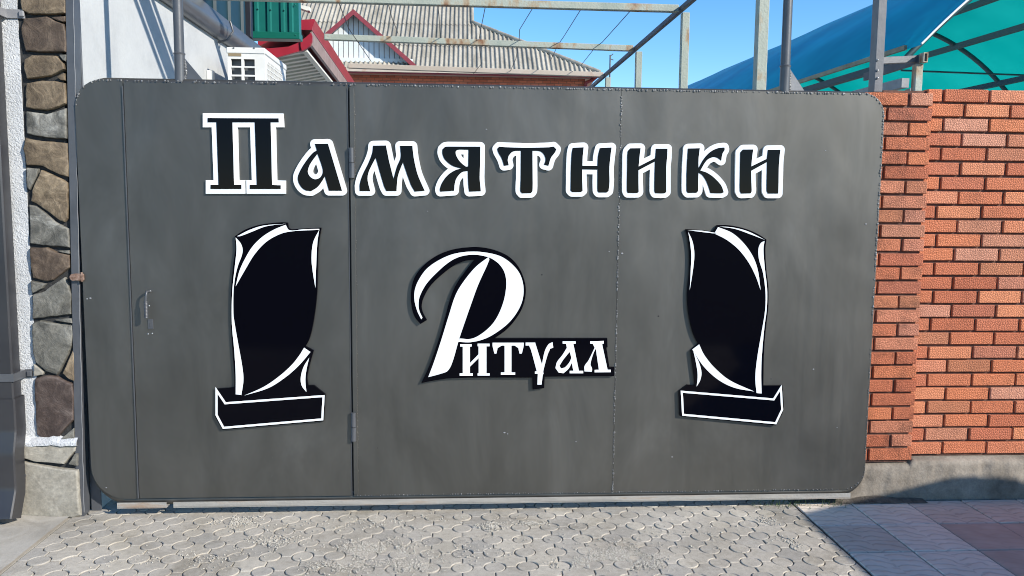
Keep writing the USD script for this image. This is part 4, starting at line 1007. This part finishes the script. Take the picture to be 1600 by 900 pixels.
for k, dx in enumerate((0.0, 0.035)):
    obj('cable', tube([at(386 + 4 * k, -20, 'y', TY - 0.06), at(386.5 + 4.5 * k, 30, 'y', TY - 0.07), at(388 + 4.5 * k, 55, 'y', TY - 0.06), at(393 + 4 * k, 72, 'y', TY - 0.03)], 0.008, 8), 'navy', tb, smooth=True)

rc = thing('red_canopy', 'canopy roof with bright red metal gutter and ribbed soffit behind the air conditioner', 'canopy')
RY, RL = 5.3, 5.2
OZ, SZ = (380, 0), 6.43


def tr(pts, y):
    return [at(OZ[0] + a / SZ, OZ[1] + b / SZ, 'y', y) for a, b in pts]


obj('gutter', sweep(tr([(566, 200), (710, 190), (722, 200), (692, 285), (690, 300), (570, 300)], RY), YD * RL), 'red', rc)
obj('gutter_end', sweep(tr([(575, 412), (630, 372), (680, 328), (692, 360), (690, 410), (665, 462), (632, 490), (590, 510), (578, 470)], RY - 0.02), YD * 0.06), 'red', rc)
obj('fascia', sweep(tr([(150, 492), (330, 480), (455, 468), (568, 422), (584, 508), (345, 575), (150, 610)], RY), YD * 0.05), 'red', rc)
obj('side_board', sweep(tr([(672, 300), (692, 300), (692, 455), (672, 470)], RY + 0.05), YD * RL), 'taupe', rc)
obj('soffit_edge', sweep(tr([(596, 528), (640, 516), (640, 490), (596, 500)], RY + 0.06), YD * RL), 'soffit', rc)
s0 = at(OZ[0] + 150 / SZ, OZ[1] + 600 / SZ, 'y', RY + 0.08); s1 = at(OZ[0] + 598 / SZ, OZ[1] + 522 / SZ, 'y', RY + 0.08)
V, F = [], []
NR = 24
for k in range(NR):
    for q, dz in ((0.0, 0.0), (0.42, 0.0), (0.50, 0.09), (0.92, 0.09)):
        o = YD * (RL * (k + q) / NR)
        V += [s0 + o + [0, 0, dz], s1 + o + [0, 0, dz]]
F = [(2 * i, 2 * i + 1, 2 * i + 3, 2 * i + 2) for i in range(len(V) // 2 - 1)]
obj('soffit', tri(V, F), 'soffit', rc)
obj('roof_deck', sweep([s0 + [0, 0, 0.14], s1 + [0, 0, 0.30], s1 + [0, 0, 0.34], s0 + [0, 0, 0.2]], YD * RL), 'red', rc)
obj('rear_post', bar(s1 + YD * (RL - 0.1) - [0.1, 0, 0] - [0, 0, s1[2]], s1 + YD * (RL - 0.1) - [0.1, 0, 0], 0.1, 0.1), 'soffit', rc)
obj('beam_end', sweep(tr([(545, 45), (668, 68), (665, 105), (640, 105), (560, 76)], RY + 0.5), YD * 0.12), 'soffit', rc)

pg = thing('pergola', 'tall frame of rusty pale green tubes standing in the yard', 'pergola')
RZ = 2.92


def rail_at(px, py):
    return at(px, py, 'z', RZ)


PR = [rail_at(1065, 14), rail_at(993, 76), rail_at(946, 117)]
# fit the rail through the first and third post, spaced evenly
base_, end_ = PR[0], PR[2]
dirr = (end_ - base_) / np.linalg.norm(end_ - base_)
obj('rail', bar(base_ - dirr * 1.2, end_ + dirr * 3.0, 0.032, 0.036, 0.003), 'pergola_dark', pg)
sides = np.array([dirr[1], -dirr[0], 0])
tops = []
for px, py in ((1065, 14), (993, 76), (946, 117)):
    t = rail_at(px, py); t = base_ + dirr * np.dot(t - base_, dirr); tops.append(t)
near = base_ + dirr * np.dot(at(1181, 60, 'y', 0.28) - base_, dirr)
near = at(1181, 60, 'y', 0.28)
for t in tops + [near]:
    b = t + sides * 0.028
    obj('post', bx(b[0] - 0.027, b[0] + 0.027, b[1] - 0.027, b[1] + 0.027, 0.0, RZ + (0.6 if t is near else -0.028), 0.003), 'pergola', pg)
beams = []
for i, t in enumerate(tops):
    e = t - sides * 4.2
    if i:
        q = at((507, 544)[i - 1], (58, 103)[i - 1], 'y', t[1]); e = t + (q - t) * 1.0
        e[2] = q[2]
    beams.append((t, e))
    obj('cross_beam', bar(t - sides * 0.026 + [0, 0, 0.0], e, 0.05, 0.05, 0.004), 'pergola' if i < 2 else 'cream', pg)
    if i == 0:
        obj('post', bx(e[0] - 0.025, e[0] + 0.025, e[1] - 0.025, e[1] + 0.025, 0.0, RZ - 0.03, 0.003), 'pergola', pg)

WR = [[(527, -2), (545, 45), (580, 96)], [(605, -2), (612, 27), (622, 52)], [(683, -2), (686, 25), (688, 62)], [(760, 2), (752, 42), (748, 64), (752, 100), (739, 116)], [(837, 5), (812, 46), (811, 66), (806, 92), (797, 112)], [(913, 6), (881, 57), (872, 70), (860, 95)], [(993, 8), (941, 66), (930, 74), (907, 103)]]
Y0, Y1, Y2 = tops[0][1], tops[1][1], tops[2][1]
for i, w in enumerate(WR):
    n = len(w); pts = []
    for k, (px, py) in enumerate(w):
        if n == 5:
            yy = (Y0, Y0 + (Y1 - Y0) * 0.75, Y1, Y1 + (Y2 - Y1) * 0.6, Y2)[k]
        elif n == 4:
            yy = (Y0, Y0 + (Y1 - Y0) * 0.9, Y1, Y2)[k]
        else:
            yy = (Y0, Y0 + (Y1 - Y0) * 0.6, Y1)[k]
        pts.append(at(px, py, 'y', yy + 0.03))
    side_ = ['leftmost of the thin wires, crossing the white gable', 'thin dark wire over the roof just right of the gable', 'thin dark wire over the middle of the grey roof', 'thin dark wire beside the step in the roof edge', 'kinked thin dark wire against the sky above the roof hip', 'thin dark wire slanting through the sky, second from the right', 'rightmost thin dark wire slanting through the open sky'][i]
    obj('wire', tube(pts, 0.0032, 6), 'wire', smooth=True, label=side_, cat='wire', group='wires strung across the pergola')

# ------------------------------------------------------------------ brick house
hs = thing('brick_house', 'red brick house with corrugated grey roof and white gabled dormer', 'house')
HY = 22.2
EC = at(937, 114, 'y', HY); EZ = EC[2]
TH = math.radians(37)
nrm = np.array([0, -math.sin(TH), math.cos(TH)])
up = np.array([0, math.cos(TH), math.sin(TH)])
O = np.array([EC[0], HY, EZ])


def roof_uv(px, py):
    q = at_plane(px, py, O, nrm) - O
    return q[0], q @ up


hipA = roof_uv(738, 36)
hi = roof_uv(736, -60)
left_u = roof_uv(430, 100)[0]
PW, ROWS, SHL = 0.15, 9, 1.62
for r in range(ROWS):
    v0, v1 = r * SHL - 0.02, (r + 1) * SHL + 0.08
    u = -0.0
    nsh = int(math.ceil(-left_u / 1.05))
    for s in range(nsh):
        ua, ub = -(s + 1) * 1.05, -s * 1.05
        us = np.linspace(ua, ub + 0.04, 57)
        V, F = [], []
        for x in us:
            if x > hipA[0]:
                top = hipA[1] * x / hipA[0] if x < 0 else 0
            else:
                top = hi[1]
            a, b = v0, min(v1, top)
            if b <= a + 0.02:
                b = a + 0.001
            h = 0.028 * math.cos(2 * math.pi * x / PW)
            for vv_, lift in ((a, 0.028), (b, 0.008)):
                V.append(O + np.array([x, 0, 0]) + up * vv_ + nrm * (h + lift))
        keep = [i for i in range(len(us) - 1) if (V[2 * i + 1] - V[2 * i]) @ up > 0.03 or (V[2 * i + 3] - V[2 * i + 2]) @ up > 0.03]
        if not keep:
            continue
        F = [(2 * i, 2 * i + 2, 2 * i + 3, 2 * i + 1) for i in keep]
        m = trimesh.Trimesh(*[np.asarray(z) for z in (V, [t for q in F for t in ((q[0], q[1], q[2]), (q[0], q[2], q[3]))])], process=True)
        obj('roof_sheet', m, 'slate', hs, smooth=True)
# hip slope falling away to the right, ridge caps and verge
far = O + np.array([hipA[0], 0, 0]) + up * hipA[1]
obj('roof', cat(tri([O, O + np.array([0.35, 7.0, 0.0]), far + np.array([0.1, 3.0, 0.0]), far], [(0, 1, 2, 3)]), tri([O + np.array([left_u, 0, -0.06]), O + [0, 0, -0.06], far + [0, 0, -0.06], O + np.array([hipA[0], 0, -0.06]) + up * hi[1], O + np.array([left_u, 0, -0.06]) + up * hi[1]], [(0, 1, 2, 3, 4)])), 'slate', hs)
obj('hip_cap', tube([O + nrm * 0.03, far + nrm * 0.03], 0.07, 8), 'slate', hs, smooth=True)
obj('verge_cap', tube([far + nrm * 0.03, O + np.array([hipA[0], 0, 0]) + up * hi[1] + nrm * 0.03], 0.06, 8), 'slate', hs, smooth=True)
wr = at(914, 128, 'y', HY + 0.55)[0]
wl = at(440, 125, 'y', HY + 0.55)[0]
win0, win1 = at(667, 131, 'y', HY + 0.55), at(748, 132, 'y', HY + 0.55)
WZ1 = win0[2]; WZ0 = WZ1 - 1.5
P = sbox(wl, 0.0, wr, EZ - 0.02).difference(sbox(win0[0], WZ0, win1[0], WZ1))
obj('wall', plate(P, HY + 0.55, 0.35), 'house_brick', hs)
obj('side_wall', bx(wr - 0.35, wr, HY + 0.902, HY + 7, 0, EZ - 0.02), 'house_brick', hs)
wn = obj('window', plate(sbox(win0[0], WZ0, win1[0], WZ1).difference(shapely.union_all([sbox(win0[0] + 0.07 + (win1[0] - win0[0]) / 2 * k, WZ0 + 0.08, win0[0] - 0.05 + (win1[0] - win0[0]) / 2 * (k + 1), WZ1 - 0.10) for k in (0, 1)])), HY + 0.60, 0.06), 'siding', hs)
for k in (0, 1):
    obj('pane', bx(win0[0] + 0.07 + (win1[0] - win0[0]) / 2 * k, win0[0] - 0.05 + (win1[0] - win0[0]) / 2 * (k + 1), HY + 0.625, HY + 0.633, WZ0 + 0.08, WZ1 - 0.10), 'glass', wn)
obj('room_wall', bx(win0[0] - 0.5, win1[0] + 0.5, HY + 1.8, HY + 1.85, WZ0 - 0.5, WZ1 + 0.4), 'taupe', hs)
obj('eave_gutter', cat(bx(wl, EC[0] + 0.02, HY - 0.12, HY - 0.01, EZ - 0.16, EZ - 0.05, 0.01)), 'maroon', hs)
obj('soffit_board', bx(wl, EC[0] - 0.05, HY + 0.0, HY + 0.548, EZ - 0.11, EZ - 0.08), 'cream', hs)
obj('fascia_board', bx(wl, EC[0] - 0.02, HY - 0.155, HY - 0.122, EZ - 0.12, EZ - 0.03), 'cream', hs)
q = [at(933, 119, 'y', HY), at(927, 124, 'y', HY + 0.3), at(916, 129, 'y', HY + 0.48), at(913.5, 140, 'y', HY + 0.48)]
obj('downpipe', tube(q + [np.array([q[-1][0], q[-1][1], 0.1])], 0.06, 10), 'maroon', hs, smooth=True)
# dormer
dbl = roof_uv(648, 101)
DY = (O + np.array([dbl[0], 0, 0]) + up * (dbl[1]))[1] + 0.1
ap_ = at(552, 22, 'y', DY); bR = at(640, 94, 'y', DY); bL = np.array([2 * ap_[0] - bR[0], DY, bR[2]])
nb = 22
siding = []
for k in range(nb):
    xa, xb = bL[0] + (bR[0] - bL[0]) * k / nb, bL[0] + (bR[0] - bL[0]) * (k + 1) / nb
    zf = lambda x: bL[2] + (ap_[2] - bL[2]) * (1 - abs(x - ap_[0]) / (bR[0] - ap_[0]))
    pp = [(xa + 0.012, bL[2] - 0.02), (xb - 0.012, bL[2] - 0.02), (xb - 0.012, max(zf(xb - 0.012), bL[2])), (xa + 0.012, max(zf(xa + 0.012), bL[2]))]
    P = Polygon(pp).buffer(0)
    if P.area > 1e-3:
        obj('siding_board', plate(P, DY, 0.03), 'siding', hs)
gab = Polygon([(bL[0], bL[2] - 0.02), (bR[0], bR[2] - 0.02), (ap_[0], ap_[2])])
obj('dormer_body', sweep([(a, DY + 0.031, b) for a, b in list(gab.exterior.coords)[:-1]], (0, 3.5, 0)), 'taupe', hs)
obj('sill_board', bx(bL[0], bR[0] + 0.1, DY - 0.05, DY - 0.002, bL[2] - 0.10, bL[2] + 0.03), 'siding', hs)
tpx = at(552, 14, 'y', DY - 0.35)
for sgn in (-1, 1):
    e = at(650, 101, 'y', DY - 0.35); e = np.array([tpx[0] + sgn * (e[0] - tpx[0]), e[1], e[2]])
    d = (e - tpx); L = np.linalg.norm(d); n_ = np.array([-d[2], 0, d[0]]) / L; n_ *= -1 if n_[2] > 0 else 1
    obj('barge_board', sweep([tpx, e, e + n_ * 0.13, tpx - np.array([0, 0, 0.13 / abs(n_[2])])], (0, 0.05, 0)), 'maroon', hs)
    obj('dormer_roof', sweep([tpx + [0, 0.051, 0], e + [0, 0.051, 0], e + n_ * 0.05 + [0, 0.051, 0], tpx + [0, 0.051, -0.05 / abs(n_[2])]], (0, 4.0, 0)), 'slate', hs)

am = thing('antenna_mast', 'thin mast with small antenna beyond the house', 'antenna')
m0, m1 = at(952, 138, 'y', 30.0), at(953.5, 86, 'y', 30.0)
obj('mast', tube([(m0[0], 30, 0), m1], 0.035, 6), 'pergola_dark', am)
obj('aerial', cat(tube([m1 + [0, 0, -0.05], m1 + [0.12, 0, 0.05]], 0.02, 6), tube([m1 + [0, 0, -0.15], m1 + [0.14, 0, -0.2]], 0.02, 6)), 'pergola_dark', am)

# ------------------------------------------------------------------ brick wall and pillar at the right
CH, BW, JV, JH = 0.0726, 0.226, 0.0135, 0.0115
WY, PYF = 0.108, 0.078
wall = thing('brick_wall', 'red brick boundary wall of pebble faced bricks with dark joints', 'wall')
WZ0_, NROW = 0.221, 26
WXE = 4.6
obj('mortar', bx(2.10, WXE, WY + 0.014, WY + 0.16, WZ0_ - 0.002, WZ0_ + NROW * CH - 0.008), 'joint', wall)
jA, jB = at(1476, 150, 'y', WY)[0], at(1506, 172, 'y', WY)[0]
for r in range(NROW):
    z1 = WZ0_ + (NROW - r) * CH; z0 = z1 - CH + JH
    j = (jA if r % 2 == 0 else jB) + (rng.random() - 0.5) * 0.012
    xs = j - 2 * (BW + JV)
    while xs < WXE:
        a, b = xs + JV / 2, xs + BW + JV / 2
        a += (rng.random() - 0.5) * 0.004; b += (rng.random() - 0.5) * 0.004
        a2, b2 = max(a, 2.325), min(b, WXE)
        if b2 - a2 > 0.02:
            dy = (rng.random() - 0.5) * 0.004; dz = (rng.random() - 0.5) * 0.003
            obj('brick', bx(a2, b2, WY + dy, WY + 0.09, z0 + dz, z1 + dz, 0.0026), 'brick', wall)
        xs += BW + JV
pil = thing('brick_pillar', 'slim red brick pillar beside the right edge of the gate', 'pillar')
PZ0, PN, PXR = 0.199, 26, 2.333
PCH = (2.083 - PZ0) / PN
obj('mortar', bx(1.975, 2.318, PYF + 0.014, WY + 0.17, PZ0 - 0.002, PZ0 + PN * PCH - 0.008), 'joint', pil)
for r in range(PN):
    z1 = PZ0 + (PN - r) * PCH; z0 = z1 - PCH + JH
    cuts = [(1.955, 2.212), (2.224, PXR)] if r % 2 == 0 else [(1.96, 2.094), (2.106, PXR)]
    if r == 0:
        cuts = [(1.985, 2.205), (2.222, PXR + 0.002)]
    for a, b in cuts:
        dy = (rng.random() - 0.5) * 0.005; dz = (rng.random() - 0.5) * 0.003; dx = (rng.random() - 0.5) * 0.004
        obj('brick', bx(a + dx, b + dx, PYF + dy, WY + 0.16, z0 + dz, z1 + dz, 0.0026), 'brick_pillar', pil)
# rough concrete plinth under both
xs, rows = np.linspace(1.99, 4.6, 170), []
prof = [(0.062, -0.03), (0.062, 0.05), (0.064, 0.11), (0.066, 0.165), (0.070, 0.185), (0.085, 0.196), (0.13, 0.205)]
V = []
for x in xs:
    lift = 0.014 if x > 2.33 else -0.008
    for k, (y, z) in enumerate(prof):
        n1 = meshkit.fbm(np.array([x * 9, z * 9, 1.0 + k * 0.1]), 4, 5) - 0.5; n2 = meshkit.fbm(np.array([x * 30, z * 30, 4.0]), 3, 8) - 0.5
        chip = 0.02 * max(0, meshkit.noise(np.array([x * 11, z * 13, 9.0])) - 0.66)
        V.append((x, y + n1 * 0.028 + n2 * 0.014 + chip * 2 + 0.004, z + (lift if k >= 3 else 0) + n1 * 0.008 * (1 if k >= 3 else 0)))
w = len(prof); F = [(i * w + k, (i + 1) * w + k, (i + 1) * w + k + 1, i * w + k + 1) for i in range(len(xs) - 1) for k in range(w - 1)]
obj('plinth', cat(tri(V, F), bx(2.0, 4.6, 0.10, 0.27, -0.03, 0.185)), 'plinth', smooth=50, label='rough grey concrete plinth under the brick wall and pillar', cat='plinth')

# steel column on the pillar, with its side arm
scn = thing('steel_column', 'square grey steel column with side arm standing on the brick pillar', 'column')
q0 = at(1366, 129, 'y', 0.09); q1 = at(1379, 129, 'y', 0.09)
obj('shaft', bx(q0[0], q1[0] + 0.002, 0.09, 0.15, 2.086, 3.4, 0.003), 'steel_mid', scn)
for py in (94, 110, 122):
    c = at(1371, py, 'y', 0.088); s = trimesh.creation.icosphere(subdivisions=1, radius=0.006); s.apply_translation(c); obj('bolt', s, 'screw', scn)
e0, e1 = at(1378, 94, 'y', 0.12), at(1443, 92, 'y', 0.20)
obj('arm', bar(e0 + [0, 0.02, 0], e1, 0.03, 0.034, 0.002), 'steel_mid', scn)
e2 = at(1445, 90, 'y', 0.12)
obj('tube_end', sweep([e2 + [-0.009, 0, -0.021], e2 + [0.009, 0, -0.021], e2 + [0.009, 0, 0.021], e2 + [-0.009, 0, 0.021]], (0, 0.6, 0)), 'pergola_dark', scn)
rim = sbox(e2[0] - 0.0115, e2[2] - 0.024, e2[0] + 0.0115, e2[2] + 0.024).difference(sbox(e2[0] - 0.0075, e2[2] - 0.019, e2[0] + 0.0075, e2[2] + 0.019))
obj('tube_rim', plate(rim, e2[1] - 0.01, 0.04), 'pergola', scn)
e3, e4 = at(1432, 99, 'y', 0.13), at(1442, 128, 'y', 0.13)
obj('stub_post', bx(e3[0], e4[0] - 0.002, 0.13, 0.17, 2.06, e3[2] - 0.002, 0.002), 'pergola', scn)

# ------------------------------------------------------------------ polycarbonate canopies
VPX = at(645, 323, 'y', 1000.0) - CP; VPX[2] = 0; VPX /= np.linalg.norm(VPX)      # the way the vaults run
VPE = np.array([VPX[1], -VPX[0], 0])
bc = thing('blue_canopy', 'arched blue polycarbonate canopy sheet behind the brick pillar', 'canopy')
E0 = at(1440, 70, 'y', 1.15)
BR_, LEN = 4.9, 14.0
a0_, a1_ = math.radians(46), math.radians(15)
pr = []
for t in np.linspace(a0_, a1_, 26):
    pr.append(VPE * (BR_ * (math.sin(a0_) - math.sin(t))) + np.array([0, 0, BR_ * (math.cos(t) - math.cos(a0_))]))
V, F = [], []
ns = 15
for i in range(ns):
    sag = 0.0
    for k, p in enumerate(pr):
        wv = 0.012 * math.sin(i * 2.1 + k * 0.7)
        V.append(E0 + VPX * (LEN * i / (ns - 1)) + p + np.array([0, 0, wv if 0 < k else 0]))
n = len(pr)
F = [(i * n + k, i * n + k + 1, (i + 1) * n + k + 1, (i + 1) * n + k) for i in range(ns - 1) for k in range(n - 1)]
obj('sheet', tri(V, F), 'blue_sheet', bc, smooth=True)
obj('edge_profile', tube([E0 + p + [0, 0, 0.006] for p in pr], 0.007, 6), 'edge_white', bc, smooth=True)
obj('lath', bar(E0 + VPX * 0.15 + [-0.01, 0, 0.012], E0 + VPX * LEN + [-0.01, 0, 0.012], 0.02, 0.03), 'wood', bc)
obj('eave_pipe', bar(E0 + VPX * 0.1 - [0, 0, 0.07], E0 + VPX * LEN - [0, 0, 0.07], 0.05, 0.045), 'rib', bc)
obj('eave_beam', bar(E0 + VPX * 0.1 - [0, 0, 0.22] - VPE * 0.03, E0 + VPX * LEN - [0, 0, 0.22] - VPE * 0.03, 0.05, 0.06), 'steel_light', bc)
for k in range(6):
    o = E0 + VPX * (0.15 + 2.7 * k)
    obj('arch_rib', tube([o + p - np.array([0, 0, 0.05]) for p in pr], 0.02, 6), 'rib', bc, smooth=True)
    obj('post', bar(np.array([o[0], o[1], 0]) + VPE * 0.05, o - [0, 0, 0.25] + VPE * 0.05, 0.06, 0.06), 'steel_light', bc)
for k in range(1, 5):
    obj('lap_strip', bar(E0 + VPX * (3.0 * k) + pr[1], E0 + VPX * (3.0 * k) + pr[4], 0.02, 0.006), 'blue_sheet', bc)

tv = thing('teal_canopy', 'teal polycarbonate vault with dark ribs behind the brick wall', 'canopy')
ZR = 12.6
RR = 0.2736 * ZR
low = at(1575, 142, 'y', ZR - DIST)
XC = VPE
tp_ = []
for t in np.radians(np.linspace(2, 66, 24)):
    tp_.append(VPE * (RR * (math.sin(t) - math.sin(math.radians(47)))) + np.array([0, 0, RR * (math.cos(t) - math.cos(math.radians(47)))]))
V = []
ns = 9
L0, L1 = -8.0, 12.0
for i in range(ns):
    for p in tp_:
        V.append(low + VPX * (L0 + (L1 - L0) * i / (ns - 1)) + p)
n = len(tp_)
obj('sheet', tri(V, [(i * n + k, i * n + k + 1, (i + 1) * n + k + 1, (i + 1) * n + k) for i in range(ns - 1) for k in range(n - 1)]), 'teal_poly', tv, smooth=True)
for y in (-7.9, -4.0, 0.0, 4.0, 8.0, 11.9):
    obj('arch_rib', tube([low + VPX * y + p * 0.99 - np.array([0, 0, 0.04]) for p in tp_], 0.035, 6), 'rib', tv, smooth=True)
for deg, rad in ((27, 0.05), (43, 0.05), (60, 0.045), (14, 0.045)):
    t = math.radians(deg)
    p = VPE * (RR * (math.sin(t) - math.sin(math.radians(47)))) + np.array([0, 0, RR * (math.cos(t) - math.cos(math.radians(47))) - 0.06])
    obj('purlin', bar(low + VPX * L0 + p, low + VPX * L1 + p, rad * 1.6, rad * 1.6), 'rib', tv)
ty = at(1408, 110, 'y', ZR - DIST - 1.0); ty2 = at(1640, 119, 'y', ZR - DIST - 1.0)
obj('tie_rod', tube([ty, ty2], 0.014, 6), 'rib', tv)
for sg in (tp_[0], tp_[-1]):
    for y in (4.0, 11.9):
        o = low + VPX * y + sg
        obj('post', bar(np.array([o[0], o[1], 0]), o, 0.08, 0.08), 'rib', tv)

# ------------------------------------------------------------------ unseen car added beyond the right edge, shaped to shade the tiles and plinth
car = thing('parked_car', 'unseen dark estate car added beyond the right edge to shade the grey tiles', 'car')
CXc, CY0 = 4.90, -1.50
sec_ = []


def ringz(hw, z0, zs, zr, hr, e):
    """half-section of the body: sill, shoulder, roof (rounder where e is near 1)"""
    pts = [(hw - 0.06, z0), (hw, z0 + 0.15), (hw, zs - 0.12), (hw - 0.03, zs)]
    for t in np.linspace(0, 90, 10):
        c_, s_ = max(0.0, math.cos(math.radians(t))), math.sin(math.radians(t))
        pts.append((max(hr * c_ ** e, 0.001), zs + (zr - zs) * s_ ** e))
    return pts


st_ = [(0.0, 0.80, 0.35, 0.82, 1.00, 0.66, 1.0), (-0.05, 0.86, 0.25, 0.95, 1.48, 0.74, 1.0), (-0.14, 0.88, 0.22, 0.97, 1.665, 0.80, 1.0), (-0.55, 0.89, 0.2, 0.97, 1.80, 0.84, 0.32), (-2.4, 0.89, 0.2, 0.96, 1.80, 0.84, 0.32), (-2.95, 0.88, 0.2, 0.95, 1.38, 0.80, 0.5), (-3.4, 0.87, 0.2, 0.93, 1.00, 0.78, 0.6), (-4.1, 0.84, 0.22, 0.80, 0.90, 0.72, 0.8), (-4.4, 0.72, 0.3, 0.62, 0.70, 0.55, 0.8)]
V = []
for dy, hw, z0, zs, zr, hr, e_ in st_:
    h = ringz(hw, z0, zs, zr, hr, e_)
    full = [(CXc + x, CY0 + dy, z) for x, z in h] + [(CXc - x, CY0 + dy, z) for x, z in h[::-1]]
    V.append(full)
n = len(V[0]); V = np.array(V).reshape(-1, 3)
F = [(i * n + k, i * n + (k + 1) % n, (i + 1) * n + (k + 1) % n, (i + 1) * n + k) for i in range(len(st_) - 1) for k in range(n)] + [tuple(range(n)), tuple(range((len(st_) - 1) * n, len(st_) * n))[::-1]]
obj('body', fixn(tri(V, F)), 'car', car, smooth=40)
for sgn in (-1, 1):
    for ya, yb in ((-0.45, -1.3), (-1.38, -2.35)):
        p = np.array([CXc + sgn * 0.80, 0, 0])
        sc_ = [(CXc + sgn * 0.80, CY0 + ya, 1.03), (CXc + sgn * 0.80, CY0 + yb, 1.03), (CXc + sgn * 0.80, CY0 + yb, 1.42), (CXc + sgn * 0.80, CY0 + ya, 1.42)]
        obj('window', sweep(sc_, (sgn * 0.045, 0, 0)), 'car_glass', car)
    for y in (-0.85, -3.45):
        c = np.array([CXc + sgn * 0.78, CY0 + y, 0.31])
        wv = tube([c - [sgn * 0.10, 0, 0], c - [sgn * 0.07, 0, 0], c + [sgn * 0.08, 0, 0], c + [sgn * 0.11, 0, 0]], [0.29, 0.32, 0.32, 0.29], 28)
        wh = obj('wheel', wv, 'rubber', car, smooth=40)
        obj('rim', tube([c + [sgn * 0.09, 0, 0], c + [sgn * 0.118, 0, 0]], [0.2, 0.19], 20), 'rim', wh, smooth=30)
    obj('tail_lamp', bx(CXc + sgn * 0.62 - 0.09, CXc + sgn * 0.62 + 0.09, CY0 - 0.1, CY0 + 0.012, 0.80, 1.0, 0.02), 'lamp_red', car)
obj('rear_window', sweep([(CXc - 0.6, CY0 - 0.045, 1.0), (CXc + 0.6, CY0 - 0.045, 1.0), (CXc + 0.52, CY0 - 0.17, 1.42), (CXc - 0.52, CY0 - 0.17, 1.42)], (0, 0.03, 0.01)), 'car_glass', car)
